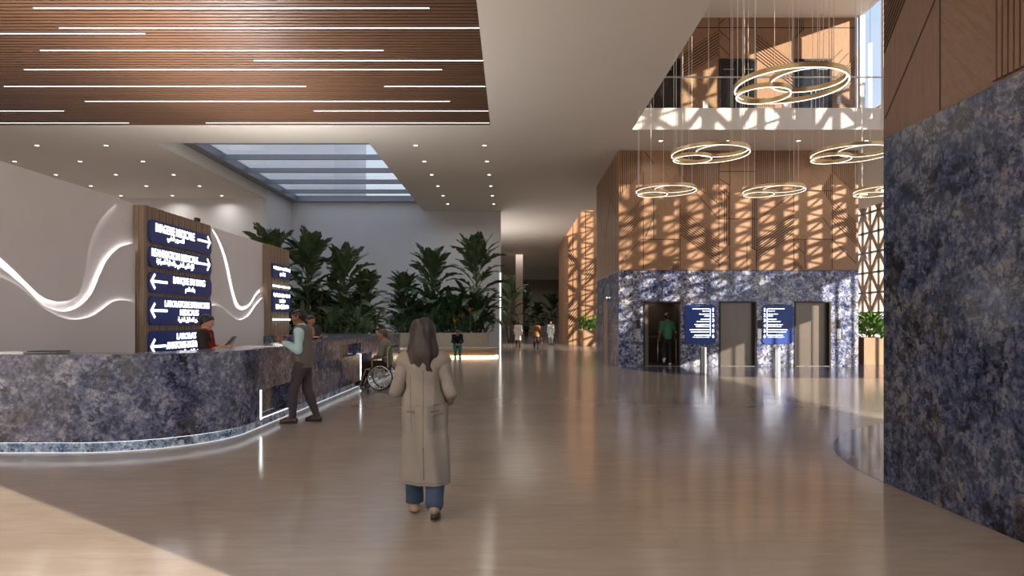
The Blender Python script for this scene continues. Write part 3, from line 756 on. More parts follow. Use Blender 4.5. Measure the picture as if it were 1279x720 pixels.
sign('lowest blue sign half hidden by the desk reading LABORATOIRE with left arrow',yA,yB,.82,1.43,[('t','LABORATOIRE',sy(221),sy(256),1.24,1.37,.024),('t','ANATOMIE-PATHOLOGIE',sy(208),sy(260),1.06,1.2,.024),('t',arabic('مخبر التشريح المرضي'),sy(221),sy(250),.9,1.03,.03),('a',(sy(189)+sy(207))/2,1.13,sy(207)-sy(189),.27,-1)])
y2a,y2b=19.22,20.75
sign('upper small blue sign on the far oak pylon',y2a,y2b,2.86,3.26,[('s',19.32,20.70,3.14,.13,1),('s',19.85,20.3,2.98,.13,2)],.06)
sign('lower small blue sign on the far oak pylon with three lines',y2a,y2b,1.88,2.52,[('s',19.32,20.70,2.36,.13,3),('s',19.8,20.3,2.2,.13,4),('s',19.5,20.6,2.03,.15,5)],.06)
for k,(z,w) in enumerate(((2.62,'between the two small blue signs of the far oak pylon'),(1.66,'below the lower small blue sign of the far oak pylon'))):
    t=thing('mounted_light_bar','white glowing light bar '+w,'light bar',(XS,(19.25+20.8)/2,z),0,'light bars of the far pylon')
    MB().box(0,.03,-.73,.73,-.022,.022).build('diffuser',M['led_cool'],t); MB().box(-.002,.012,-.75,.75,-.03,.03).build('housing',M['steel'],t)

# ================================================================== reception desk
def desk_path(y_end,x0=-6.95,off=0.0):
    r=1.55; cx,cy=-5.3,9.78; out=[]
    N=lambda p,n:out.append((Vector((p[0],p[1],0)),Vector((n[0],n[1],0)),Vector((0,0,1))))
    for i in range(6): N((x0+(cx-x0)*i/5,cy-r),(0,-1))
    for i in range(1,25):
        a=-PI/2+PI/2*i/24; N((cx+r*math.cos(a),cy+r*math.sin(a)),(math.cos(a),math.sin(a)))
    N((cx+r,y_end),(1,0)); return out
desk=thing('reception_desk','long curved blue granite reception desk in front of the white wave wall','reception desk')
rect=lambda a0,a1,b0,b1:[(a0,b0),(a1,b0),(a1,b1),(a0,b1)]
ZT=1.2; YE=22.8; XD=-3.75
b=MB().strip(desk_path(10.2),rect(-.35,0,.14,ZT-.03))
def side(y0,y1,z0,z1,dep=0): b.box(XD-.35,XD-dep,y0,y1,z0,z1)
side(10.2,11.55,.58,ZT-.03); side(11.55,14.9,.14,ZT-.03)
side(14.9,16.9,.14,.8); side(14.9,16.9,1.08,ZT-.03); side(16.9,18.2,.8,ZT-.03); side(18.2,YE,.14,ZT-.03)
b.box(-6.9,XD-.35,18.9,YE,.14,ZT-.03)
b.build('front_panel',M['marble_desk'],desk)
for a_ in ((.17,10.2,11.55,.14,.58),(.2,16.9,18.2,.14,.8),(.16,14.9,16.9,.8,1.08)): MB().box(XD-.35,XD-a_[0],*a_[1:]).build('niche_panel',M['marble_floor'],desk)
b=MB().strip(desk_path(18.9),rect(-.72,.012,ZT-.03,ZT)); b.box(-6.9,XD+.012,18.9,YE+.01,ZT-.03,ZT); b.build('worktop',M['marble_desk'],desk)
b=MB().strip(desk_path(YE),rect(-.3,-.07,0,.14)); b.build('plinth',M['marble_kick_lit'],desk)
MB().strip(desk_path(YE),rect(-.058,-.046,.128,.14)).build('light_strip',emit('desk_led',(.93,.96,1),1.2),desk)
MB().strip(desk_path(YE),rect(-.07,-.055,.003,.010)).build('light_strip',emit('desk_floor_led',(.95,.97,1),.4),desk)
for y,z in ((10.2,.58),(16.9,.8)):
    MB().box(XD-.10,XD+.004,y-.045,y+.0,.14,z).build('light_strip',M['led_cool'],desk)
# inner writing top and drawers behind the curve
b=MB().strip(desk_path(16),rect(-1.15,-.36,.72,.76)); b.build('inner_worktop',M['white_cool'],desk)
# things on the desk
t=thing('laptop','closed dark laptop lying at left end of the granite desk top','laptop',(-5.85,8.62,ZT),.0)
MB().box(-.19,.19,-.13,.13,.006,.022,bev=.004).build('base',M['steel_dark'],t); MB().box(-.19,.19,-.13,.13,.024,.034,bev=.003).build('lid',M['black'],t)
t=thing('document_tray','flat pale document folder beside the dark laptop on the desk top','folder',(-6.55,8.68,ZT),.05)
MB().box(-.4,.4,-.12,.12,0,.012).build('cover',M['steel'],t); MB().box(-.38,.385,-.115,.115,.012,.018).build('sheets',M['paper'],t)
t=thing('paper_sheet','white paper sheet on the desk top in front of the standing man','paper',(-3.98,10.95,ZT),.2)
MB().box(-.16,.16,-.22,.22,0,.004).build('sheet',M['paper'],t); MB().box(-.12,.12,-.02,-.012,.004,.005).build('pen',M['black'],t)

# ================================================================== downlights
dl_data=bpy.data.lights.new('downlight_lamp','AREA'); dl_data.shape='DISK'; dl_data.size=.13; dl_data.energy=DLE; dl_data.color=(1,.96,.91); dl_data.spread=2.6
def downlight_proto():
    t=empty('downlight',(0,0,0)); 
    q=MB(); q.ring((0,0,-.004),.082,.026,.008,28); q.build('trim_ring',M['white'],t)
    MB().cyl((0,0,-.003),.066,.006,28).build('lens',M['lamp_lens'],t)
    return t
DP=None; DL=[]
def downlight(x,y,z,label,group):
    global DP
    if DP is None: DP=downlight_proto(); o=DP
    else: o=copy_tree(DP)
    o.location=(x,y,z-.001); tag(o,label,'downlight',group)
    l=bpy.data.objects.new('downlight_lamp',dl_data); C.objects.link(l); l.location=(x,y,z-.02)
for i in range(6):
    for j,x in enumerate((-3.36,-.97)):
        downlight(x,23.7+2.36*i,ZC,f"round recessed downlight right of the skylight, {('left','right')[j]} column, {ORD[i]} row from the front",'downlights right of the skylight')
for i in range(5):
    for j,x in enumerate((-14.1,-16.5,-19.0)):
        if i==0 and j==2: continue
        downlight(x,23.7+2.36*i,ZC,f"round recessed downlight left of the skylight, {('nearest','second','third')[j]} column from it, {ORD[i]} row",'downlights left of the skylight')
for i,x in enumerate((5.02,7.28,9.68,11.97)):
    downlight(x,23.1,ZC,f"round recessed downlight in the soffit above the lift doors, {ORD[i]} from the left",'downlights above the lift doors')
for i,(x,y) in enumerate(((4.6,96),(5.2,106),(5.0,116),(6.9,116),(6.9,108))):
    downlight(x,y,ZC,f"tiny downlight in the far corridor ceiling, {ORD[i]} from the nearest",'downlights of the far corridor')

# ================================================================== ring chandeliers
def chandelier_proto():
    t=empty('ring_chandelier',(0,0,0))
    for nm,cx,cy,cz,R in (('large_ring',0,0,0,.86),('medium_ring',.2,-.2,.03,.56),('small_ring',-.33,.3,-.05,.43)):
        o=MB().ring((cx,cy,cz),R,.035,.075,72).build(nm,M['gold'],t)
        q=MB(); q.ring((cx,cy,cz-.040),R,.022,.008,72); q.build('light_strip',M['ring_led'],o)
    q=MB()
    for a in (.3,1.9,3.4,5.0): q.tube([(.86*math.cos(a),.86*math.sin(a),.03),(.86*math.cos(a),.86*math.sin(a),7.0)],.0055,6)
    for a in (.9,3.9): q.tube([(.2+.56*math.cos(a),-.2+.56*math.sin(a),.06),(.2+.56*math.cos(a),-.2+.56*math.sin(a),7.0)],.005,6)
    q.tube([(-.33-.43,.3,-.02),(-.33-.43,.3,7.0)],.005,6)
    q.build('suspension_cables',M['cable'],t)
    q=MB(); 
    for a in (.3,1.9,3.4,5.0): q.cyl((.86*math.cos(a),.86*math.sin(a),.036),.014,.05,10)
    q.build('cable_grips',M['gold'],t)
    return t
ch=chandelier_proto()
ZRING=5.46
spots=[(4.52,11.1,'nearest ring chandelier high in front of the upper lift doors'),
(4.52,15.6,'middle-row ring chandelier left of centre, before the oak lift wall'),(7.75,15.6,'middle-row ring chandelier at right, partly cut by the near granite core'),
(4.50,20.0,'small far-row ring chandelier at left, before the oak lift wall'),(7.66,20.0,'small far-row ring chandelier before the middle of the oak lift wall'),(10.95,20.0,'small far-row ring chandelier at right beside the bronze lattice screen')]
for i,(x,y,l) in enumerate(spots):
    o=ch if i==0 else copy_tree(ch)
    o.location=(x,y,ZRING); tag(o,l,'chandelier','gold ring chandeliers of the atrium')

# ================================================================== lift lobby furniture
Rf=Matrix(((1,0,0,0),(0,0,-1,0),(0,1,0,0),(0,0,0,1)))      # plane facing -Y: x->X, y->Z, z->-Y
def directory(label,x0,x1,flip):
    z0,z1=.80,2.2; cx=(x0+x1)/2; cz=(z0+z1)/2
    t=thing('floor_directory',label,'sign',(cx,YB-.002,cz),0,'floor directories between the lifts')
    w=x1-x0; MB().prism(rounded(w,z1-z0,.14),0,.04,Rf).build('panel',M['blue_sign'],t)
    s=-1 if flip else 1                     # digits on the right for the left board
    T=Matrix.Translation((0,-.041,0))@Rf
    q=MB(); q.box(-.35*w*s-.009 if not flip else .32*w-.009,(-.35*w*s+.009) if not flip else .32*w+.009,-.42,.56,0,.005)
    q2=MB()
    widths=[(.82,.34),(.5,.24),(.42,.62),(.72,.66),(.96,.9),(.74,.8)]
    for k in range(6):
        z=.52-.187*k; wa,wb=widths[k]
        for j,(ww,h) in enumerate(((wa,.036),(wb,.030))):
            L=ww*w*.66; xa=(.32*w-.03-L/2) if flip else (-.35*w+.03+L/2)
            scribble(q,xa,z+.035-.075*j,L,h,.005,k*7+j+(50 if flip else 0))
        vs,fs=text_mesh(str(k+1),.05 if k==0 else .075,.125,.02); xd=.41*w if flip else -.43*w
        q2.add([T@(v+Vector((xd,z,.003))) for v in vs],fs)
    q3=MB(); q3.add([T@Vector(v) for v in q.v],q.f); q3.build('lettering',M['letter'],t)
    q2.build('numerals',M['letter'],t)
    MB().box(-.2*w,.2*w,-.05,-.002,.735,.755).build('picture_light',plain('brass_lamp',srgb(196,172,96),.35,.7),t)
directory('blue floor directory board between the open lift and the middle lift',6.15,7.26,True)
directory('blue floor directory board between the middle lift and right lift',8.92,10.02,False)
cp=None
for i,(x,l) in enumerate(((4.50,'narrow call panel left of the open lift'),(8.83,'narrow call panel right of the middle lift'),(11.66,'narrow call panel right of the right lift'))):
    if cp is None:
        t=empty('lift_call_switch'); cp=t
        MB().box(-.07,.07,-.02,0,1.2,1.5,bev=.006).build('screen',M['black'],t)
        MB().box(-.07,.07,-.018,0,.82,1.18,bev=.006).build('button_plate',M['steel'],t)
        for z in (.95,1.05): MB().cyl((0,0,0),.02,.008,16,Matrix.Translation((0,-.018,z))@Matrix.Rotation(PI/2,4,'X')).build('call_button',M['white_bar'],t)
    else: t=copy_tree(cp)
    t.location=(x,YB-.001,.16); tag(t,l,'call panel','lift call panels')
t=copy_tree(cp); t.location=(11.66,YB-.001,8.55); tag(t,'call panel beside the right upper lift door','call panel','lift call panels')
bp=None
for i,(x,y,z,l) in enumerate(((5.86,21.0,0,'waist-high steel post with a white lit edge before left directory board'),(8.12,21.0,0,'waist-high steel post with a white lit edge before right directory board'))):
    if bp is None:
        t=empty('access_post'); bp=t
        MB().box(-.075,.045,-.09,.09,0,.80,bev=.008).build('body',M['steel'],t)
        MB().box(.047,.077,-.085,.085,0.01,.80).build('light_edge',emit('post_light',(1,.95,.86),1.6),t)
        MB().box(-.08,.08,-.095,.095,.80,.815).build('cap',M['white_bar'],t); MB().box(-.1,.1,-.11,.11,0,.012).build('base_plate',M['steel_dark'],t)
    else: t=copy_tree(bp)
    t.location=(x,y,z+.003); tag(t,l,'access post','access posts of the lift lobby')
for x,l in ((6.35,'short white post on the upper floor left of centre, behind the glass balustrade'),(9.0,'short white post on the upper floor at centre, behind the glass balustrade')):
    t=thing('upper_post',l,'post',(x,22.6,ZU),0,'white posts on upper floor')
    MB().box(-.06,.06,-.06,.06,0,.50,bev=.006).build('body',M['white_bar'],t); MB().box(.062,.11,-.06,.06,0,.46).build('light_edge',M['white_edge'],t)

# ================================================================== planters and bench
def planter_box(label,cx,cy,w,d,h,m):
    t=thing('planter',label,'planter',(cx,cy,.003))
    q=MB(); T=.05
    q.box(-w/2,w/2,-d/2,-d/2+T,0,h); q.box(-w/2,w/2,d/2-T,d/2,0,h); q.box(-w/2,-w/2+T,-d/2+T,d/2-T,0,h); q.box(w/2-T,w/2,-d/2+T,d/2-T,0,h); q.box(-w/2+T,w/2-T,-d/2+T,d/2-T,0,.05)
    q.build('box',m,t); MB().box(-w/2+T,w/2-T,-d/2+T,d/2-T,.05,h-.06).build('soil',M['soil'],t)
    return t
planter_box('square oak planter box right of the lift core',13.55,25.9,.9,.9,1.0,M['wood_box'])
planter_box('square oak planter box in front of the far oak core',5.15,45.8,.95,.9,1.0,M['wood_box'])
# stone planter behind the bench
t=thing('planter','long beige stone planter behind the lit bench','planter',(-5.9,33.3,0))
out=rrect(-5.2,4.75,-1.6,1.6,0,1.2,1.2,0,10); inn=rrect(-5.1,4.65,-1.5,1.5,0,1.1,1.1,0,10)
q=MB(); n=len(out)
vs=[(p[0],p[1],0) for p in out]+[(p[0],p[1],1.08) for p in out]+[(p[0],p[1],0) for p in inn]+[(p[0],p[1],1.08) for p in inn]
q.add(vs,[(i,(i+1)%n,n+(i+1)%n,n+i) for i in range(n)]+[(2*n+i,3*n+i,3*n+(i+1)%n,2*n+(i+1)%n) for i in range(n)]+[(n+i,n+(i+1)%n,3*n+(i+1)%n,3*n+i) for i in range(n)]+[(i,2*n+i,2*n+(i+1)%n,(i+1)%n) for i in range(n)])
q.build('stone_wall',M['beige'],t); MB().prism(inn,0,1.0).build('soil',M['soil'],t)
# dark granite planter behind the reception partition
t=thing('planter','dark planter bed of palms behind the reception partition','planter',(-9.3,27.6,0))
q=MB(); q.box(-2.6,3.4,-1.7,-1.6,0,.9); q.box(-2.6,3.4,1.6,1.7,0,.9); q.box(-2.6,-2.5,-1.6,1.6,0,.9); q.box(3.3,3.4,-1.6,1.6,0,.9); q.build('box',M['marble_desk'],t); MB().box(-2.5,3.3,-1.6,1.6,0,.84).build('soil',M['soil'],t)
# bench
t=thing('bench','long pale stone bench with warm light under its wooden base','bench',(-3.2,31.0,0))
sh=rrect(-3.4,2.62,-.72,.6,0,.65,.65,0,12); sh2=rrect(-3.4,2.5,-.58,.6,0,.55,.55,0,12); sh3=rrect(-3.4,2.46,-.54,.55,0,.5,.5,0,12)
MB().prism(sh,.34,.43).build('seat',M['beige'],t); MB().prism(sh2,.12,.34).build('base',M['wood_box'],t); MB().prism(sh3,0,.12).build('plinth',M['wood_box'],t)
path=[]
for p in rrect(-3.4,2.54,-.62,.6,0,.6,.6,0,12): path.append((p[0],p[1],.045))
MB().tube(path[:-1],.024,6).build('light_strip',M['led_warm'],t)
# ================================================================== plants
def leafmat(name,c,rough=.45):
    t=NT(name); v=t.coords(); n=t.noise(v,3.5,4); n2=t.noise(v,40,2)
    k=t.ramp(n.outputs['Fac'],[(.3,tuple(x*.6 for x in c[:3])),(.55,c),(.75,tuple(min(1,x*1.35) for x in c[:3]))])
    k=t.mix(.25,k,t.ramp(n2.outputs['Fac'],[(.35,tuple(x*.7 for x in c[:3])),(.65,tuple(min(1,x*1.2) for x in c[:3]))]))
    t.base(k); t.set(Roughness=rough); t.b.inputs['Specular IOR Level'].default_value=.4
    return t.m
M['leaf']=leafmat('palm_leaf_green',srgb(80,100,66)); M['leaf2']=leafmat('shrub_leaf_green',srgb(76,104,70)); M['leaf3']=leafmat('bush_leaf_bright',srgb(96,142,58))
M['bark']=plain('palm_stem',srgb(92,82,62),.8,var=.25,scale=14); M['petal']=plain('orange_petal',srgb(222,128,44),.5,var=.15,scale=20); M['stemg']=plain('green_stem',srgb(84,104,58),.6,var=.1)

def paddle_leaf(b,base,az,el,L,W,droop,rnd,pet=.3,n=13,ragged=.5):
    """big paddle leaf: petiole, raised midrib, torn blade halves"""
    h=Vector((math.cos(az),math.sin(az),0)); sd=Vector((-math.sin(az),math.cos(az),0)); P=Vector(base); pts=[];ups=[]
    tot=L/(1-pet); st=tot/n; e=el; tw=rnd.uniform(-.35,.35)
    for i in range(n+1):
        pts.append(P.copy()); d=h*math.cos(e)+Vector((0,0,math.sin(e))); u=-h*math.sin(e)+Vector((0,0,math.cos(e)))
        ups.append((d,u)); P=P+d*st; e-=droop/n*(.35+1.3*i/n)
    b.tube(pts,[.022*(1-.75*i/n)+.003 for i in range(n+1)],5)
    i0=int(pet*n); m=n-i0
    def wd(t): return W*max(.0,math.sin(PI*min(1,t**.75*.96+.02)))**.65
    for s in (-1,1):
        for i in range(m):
            ta,tb=i/m,(i+1)/m; a=pts[i0+i]; c=pts[i0+i+1]; d,u=ups[i0+i]; d2,u2=ups[i0+i+1]
            g=rnd.uniform(.0,.28)*ragged; lift=rnd.uniform(.1,.42)+.1*math.sin(i*2.1); f=rnd.uniform(.88,1.06)
            cs=sd*math.cos(tw*ta)+u*math.sin(tw*ta)
            oa=cs*s*wd(ta)*f+u*lift*wd(ta)*.8+d*W*.35; ob=cs*s*wd(tb)*f+u2*lift*wd(tb)*.8+d2*W*.35
            ob=ob+(oa-ob)*g*.5; 
            ma=a+oa*.5+u*W*.10; mc=c+(ob*.5)+u2*W*.10
            b.add([a,c,mc,ma,c+ob,a+oa],[(0,1,2,3),(3,2,4,5)])

def palm(name,label,x,y,H,seed,r=1.0,leaves=26,group='palms of the planter beds',z0=1.0,cat='palm',low=.3):
    rnd=random.Random(seed); t=thing(name,label,cat,(x,y,z0),0,group); h=H-z0
    ht=h*.60
    q=MB()
    for k,(dx,dy,f) in enumerate(((0,0,1),(.16,.09,.7),(-.13,.12,.55))):
        pts=[(dx*(1+.5*s),dy+.05*math.sin(s*3+k),ht*f*s/5) for s in range(6)]
        q.tube(pts,[.075-.006*s for s in range(6)],9)
        for s in range(8): q.cyl((dx*(1+.5*s/8*1),dy,ht*f*s/8),.082-.004*s,.02,9)
    q.build('stem',M['bark'],t,True)
    b=MB(); az=rnd.uniform(0,6)
    for i in range(leaves):
        k=i/(leaves-1); az+=2.399+rnd.uniform(-.3,.3)
        el=math.radians(86-66*k+rnd.uniform(-7,7)); 
        L=(h-ht)*(.98-.15*k)*rnd.uniform(.85,1.02)*r
        zb=ht*(1-(1-low)*max(0,k-.35)/.65)
        paddle_leaf(b,(rnd.uniform(-.05,.05),rnd.uniform(-.05,.05),zb),az,el,L*.74,.30*r*rnd.uniform(.85,1.15),.5+1.25*k+rnd.uniform(-.15,.25),rnd)
    b.build('foliage',M['leaf'],t)
    return t
palm('banana_palm','tall palm whose leaf tips show above the partition, behind the far oak pylon',-9.37,26.3,5.3,1,1.05,36,z0=.84,low=.2)
palm('banana_palm','tallest dark palm at left, right of the far oak pylon',-8.25,27.6,5.25,2,1.1,36,z0=.84,low=.2)
palm('banana_palm','dark palm second right of the far oak pylon, above the granite desk',-6.9,27.9,4.75,3,1.05,36,z0=.84,low=.2)
palm('banana_palm','shorter palm above the man in the wheelchair',-6.05,28.4,3.95,4,.95,36,z0=.84,low=.2)
palm('banana_palm','short palm at left end of the beige stone planter',-5.35,33.4,4.2,5,.95,36,low=.2)
palm('banana_palm','tall palm in the beige planter behind the woman in the long coat',-3.95,33.5,5.35,6,1.05,36,low=.2)
palm('banana_palm','tallest palm at right end of the beige planter beside the white wall end',-1.75,33.4,5.85,7,1.1,36,low=.2)
palm('banana_palm','half hidden palm just right of the glowing white wall end',-.15,52,5.3,8,.95,24,z0=0)
for k,(x,y,H,w) in enumerate(((1.35,78,4.8,'left'),(2.9,79,3.6,'middle'),(4.6,79.5,4.8,'right'))):
    palm('banana_palm',f'distant dark palm at far corridor end, {w} of the three',x,y,H,20+k,1.3,24,group='palms of the far corridor',z0=.55)
t=thing('planter','low long dark planter with rail lines at the far corridor end','planter',(3,78.8,0))
MB().box(-3.4,3.2,-.9,1.4,0,.55).build('box',plain('grey_planter',srgb(120,116,112),.6),t)
q=MB()
for k in range(4): q.box(-3.5,3.3,-1.5,-1.45,.15+.28*k,.22+.28*k)
for x in (-3.4,-1.2,1.0,3.2): q.box(x-.03,x+.03,-1.52,-1.43,0,1.1)
q.build('rails',M['steel'],t)

def shrub(label,x,y,z0,h,w,seed,n=46,mat=None,group='shrubs below the palms',name='leafy_shrub',L=.42,W=.075):
    rnd=random.Random(seed); t=thing(name,label,'shrub',(x,y,z0),0,group)
    q=MB()
    for k in range(5):
        a=k*1.26; q.tube([(0,0,0),(.1*math.cos(a)*w,.1*math.sin(a)*w,h*.3),(.3*math.cos(a)*w,.3*math.sin(a)*w,h*.62)],[.018,.014,.008],6)
    q.build('stem',M['stemg'],t,True)
    b=MB()
    for i in range(n):
        a=rnd.uniform(0,2*PI); r=rnd.random()**.6*w*.42; z=h*rnd.uniform(.02,.72)*(1-.4*(r/(w*.42))**2)
        paddle_leaf(b,(r*math.cos(a),r*math.sin(a),z),a+rnd.uniform(-.8,.8),math.radians(rnd.uniform(15,80)),L*rnd.uniform(.7,1.2),W*rnd.uniform(.7,1.3),rnd.uniform(.4,1.5),rnd,.15,6,.1)
    b.build('foliage',mat or M['leaf2'],t)
    return t
for k,x in enumerate((-9.0,-8.1,-7.3,-6.6,-6.05)):
    shrub(f'dense dark shrub under the palms behind the granite desk, {ORD[k]} from the left',x,26.5+.3*(k%2),.84,1.75-.1*(k%2),1.5,40+k,64)
for k,x in enumerate((-8.55,-7.6,-6.7)):
    shrub(f'taller dark shrub in the back row behind the granite desk, {ORD[k]} from the left',x,28.9,.84,3.0,1.9,50+k,90,L=.9,W=.15)
for k,x in enumerate((-5.2,-4.4,-3.6,-2.8,-2.1)):
    shrub(f'dark green shrub along the beige planter behind the bench, {ORD[k]} from the left',x,32.5+.25*(k%2),1.0,1.15+.2*(k%3),1.25,60+k,56)
for k,x in enumerate((-5.0,-3.9,-2.9,-1.9)):
    shrub(f'taller leafy shrub at the back of the beige planter, {ORD[k]} from the left',x,34.1,1.0,2.6,1.9,70+k,90,L=.9,W=.15)
shrub('loose small-leaved plant hanging over right end of the beige planter',-1.3,33.0,1.0,1.4,.9,80,34,L=.3,W=.05)
shrub('bright green bushy plant in the oak planter right of the lift core',13.55,25.9,.95,1.25,1.5,81,150,M['leaf3'],'bushes in the oak planters','bushy_plant',.34,.06)
shrub('bright green bushy plant in the oak planter before the far oak core',5.15,45.8,.95,1.3,1.5,82,120,M['leaf3'],'bushes in the oak planters','bushy_plant',.4,.07)
for k,(x,y,z) in enumerate(((-2.35,31.95,1.75),(-2.0,32.0,2.05),(-2.7,31.95,1.55),(-1.75,32.1,1.6))):
    t=thing('strelitzia_flower',f'orange crane flower above the beige planter, {ORD[k]} of four','flower',(x,y,1.0),0,'orange crane flowers')
    MB().tube([(0,0,0),(.03,0,(z-1)*.6),(.0,-.02,z-1)],.012,6).build('stem',M['stemg'],t,True)
    q=MB(); rnd=random.Random(k)
    for j in range(7):
        a=rnd.uniform(0,6.28); d=Vector((math.cos(a)*.7,math.sin(a)*.4,.7)).normalized(); s=d.cross(Vector((0,0,1))).normalized()*.03; p=Vector((0,-.02,z-1))
        q.add([p,p+d*.13+s,p+d*.27,p+d*.13-s],[(0,1,2,3)])
    q.build('petals',M['petal'],t)
# ================================================================== figures: smooth-union fields turned into one surface
def V3(p): return np.array(p,dtype=np.float32)
def cone(a,b,ra,rb,sy=1.0,sx=1.0): return (V3(a),V3(b),float(ra),float(rb),float(sx),float(sy))
class Field:
    def __init__(s,lo,hi,h):
        s.h=h; s.lo=V3(lo); n=np.ceil((V3(hi)-s.lo)/h).astype(int)+1; s.n=n
        s.ax=[(s.lo[i]+h*np.arange(n[i])).astype(np.float32) for i in range(3)]
        s.d=np.full(n,.2,dtype=np.float32)
    def sub(s,lo,hi):
        i0=np.maximum(0,np.floor((lo-s.lo)/s.h).astype(int)); i1=np.minimum(s.n,np.ceil((hi-s.lo)/s.h).astype(int)+1)
        return tuple(slice(int(a),int(max(a,b))) for a,b in zip(i0,i1))
    def dist(s,p,sl):
        a,b,ra,rb,sx,sy=p
        X=(s.ax[0][sl[0]]-a[0])[:,None,None]/sx; Y=(s.ax[1][sl[1]]-a[1])[None,:,None]/sy; Z=(s.ax[2][sl[2]]-a[2])[None,None,:]
        ba=(b-a)/V3((sx,sy,1)); q=float(ba@ba)
        if q<1e-9: return (np.sqrt(X*X+Y*Y+Z*Z)-ra)*min(sx,sy,1)
        h=np.clip((X*ba[0]+Y*ba[1]+Z*ba[2])/q,0,1)
        return (np.sqrt((X-ba[0]*h)**2+(Y-ba[1]*h)**2+(Z-ba[2]*h)**2)-(ra+(rb-ra)*h))*min(1,max(.6,min(sx,sy)))
    def add(s,prims,k=.03,off=0.0):
        for p in prims:
            a,b,ra,rb,sx,sy=p; r=max(ra,rb)+off+k+.03; m=V3((r*max(sx,1),r*max(sy,1),r))
            sl=s.sub(np.minimum(a,b)-m,np.maximum(a,b)+m)
            if any(x.stop<=x.start for x in sl): continue
            d2=s.dist((a,b,ra+off,rb+off,sx,sy),sl); d=s.d[sl]
            hh=np.maximum(k-np.abs(d-d2),0)/k; s.d[sl]=np.minimum(d,d2)-hh*hh*k*.25
        return s
    def carve(s,prims,off=0.0):
        for p in prims:
            a,b,ra,rb,sx,sy=p; r=max(ra,rb)+off+.05; m=V3((r*max(sx,1),r*max(sy,1),r)); sl=s.sub(np.minimum(a,b)-m,np.maximum(a,b)+m)
            if any(x.stop<=x.start for x in sl): continue
            s.d[sl]=np.maximum(s.d[sl],-s.dist((a,b,ra+off,rb+off,sx,sy),sl))
        return s
    def cut(s,n,c):
        """keep the side where n.p < c"""
        n=V3(n); f=(s.ax[0]*n[0])[:,None,None]+(s.ax[1]*n[1])[None,:,None]+(s.ax[2]*n[2])[None,None,:]-c
        s.d=np.maximum(s.d,f); return s
    def wrinkle(s,amp,fx=23,fy=19,fz=15,ph=0.0,zlo=-9,zhi=9):
        X=s.ax[0][:,None,None];Y=s.ax[1][None,:,None];Z=s.ax[2][None,None,:]
        w=np.sin(X*fx+2.2*np.sin(Z*fz*.6+ph)+ph)*np.sin(Y*fy+1.7*np.sin(Z*fz*.8+X*7)+ph*2)+.6*np.sin(Z*fz*2.3+X*fx*.9+Y*9+ph)
        m=((Z>zlo)&(Z<zhi))
        s.d=s.d+(amp*w*m).astype(np.float32); return s
    def mesh(s):
        d=s.d; S0=d<0; nx,ny,nz=[int(v)-1 for v in s.n]
        C0=np.zeros((nx,ny,nz),np.int8); cor=[(i,j,k) for i in (0,1) for j in (0,1) for k in (0,1)]
        for i,j,k in cor: C0+=S0[i:i+nx,j:j+ny,k:k+nz]
        act=np.argwhere((C0>0)&(C0<8)); idx=-np.ones((nx,ny,nz),np.int64); idx[tuple(act.T)]=np.arange(len(act))
        pos=np.zeros((len(act),3)); cnt=np.zeros(len(act))
        dv={c:d[act[:,0]+c[0],act[:,1]+c[1],act[:,2]+c[2]].astype(float) for c in cor}
        for a in cor:
            for ax in range(3):
                if a[ax]: continue
                b=list(a); b[ax]=1; b=tuple(b); A,B=dv[a],dv[b]; x=(A<0)!=(B<0); t=np.where(x,A/np.where(A-B==0,1,A-B),0)
                for q in range(3): pos[:,q]+=np.where(x,a[q]+(t if q==ax else 0),0)
                cnt+=x
        pos=(act+pos/cnt[:,None])*s.h+s.lo
        quads=[]
        for ax in range(3):
            u,v=(ax+1)%3,(ax+2)%3; sh=[slice(None)]*3; sh2=[slice(None)]*3; sh[ax]=slice(0,-1); sh2[ax]=slice(1,None)
            A=S0[tuple(sh)];B=S0[tuple(sh2)]
            e=np.argwhere(A!=B); e=e[(e[:,u]>0)&(e[:,v]>0)&(e[:,u]<s.n[u]-1)&(e[:,v]<s.n[v]-1)]
            if not len(e): continue
            def cell(du,dv_): 
                c=e.copy(); c[:,u]-=du; c[:,v]-=dv_; return idx[tuple(c.T)]
            q=np.stack([cell(1,1),cell(0,1),cell(0,0),cell(1,0)],1); f=A[tuple(e.T)]
            q[~f]=q[~f][:,::-1]; quads.append(q)
        return pos,np.concatenate(quads) if quads else np.zeros((0,4),int)
def field_obj(name,F_,mat,parent,smooth_iter=2):
    pos,q=F_.mesh(); me=bpy.data.meshes.new(name)
    me.from_pydata([tuple(p) for p in pos],[],[tuple(int(i) for i in f) for f in q]); me.materials.append(mat)
    bm=bmesh.new(); bm.from_mesh(me)
    for _ in range(smooth_iter): bmesh.ops.smooth_vert(bm,verts=bm.verts[:],factor=.4,use_axis_x=True,use_axis_y=True,use_axis_z=True)
    bm.to_mesh(me); bm.free()
    me.polygons.foreach_set('use_smooth',[True]*len(me.polygons)); me.update()
    o=bpy.data.objects.new(name,me); C.objects.link(o)
    if parent is not None: o.parent=parent
    return o

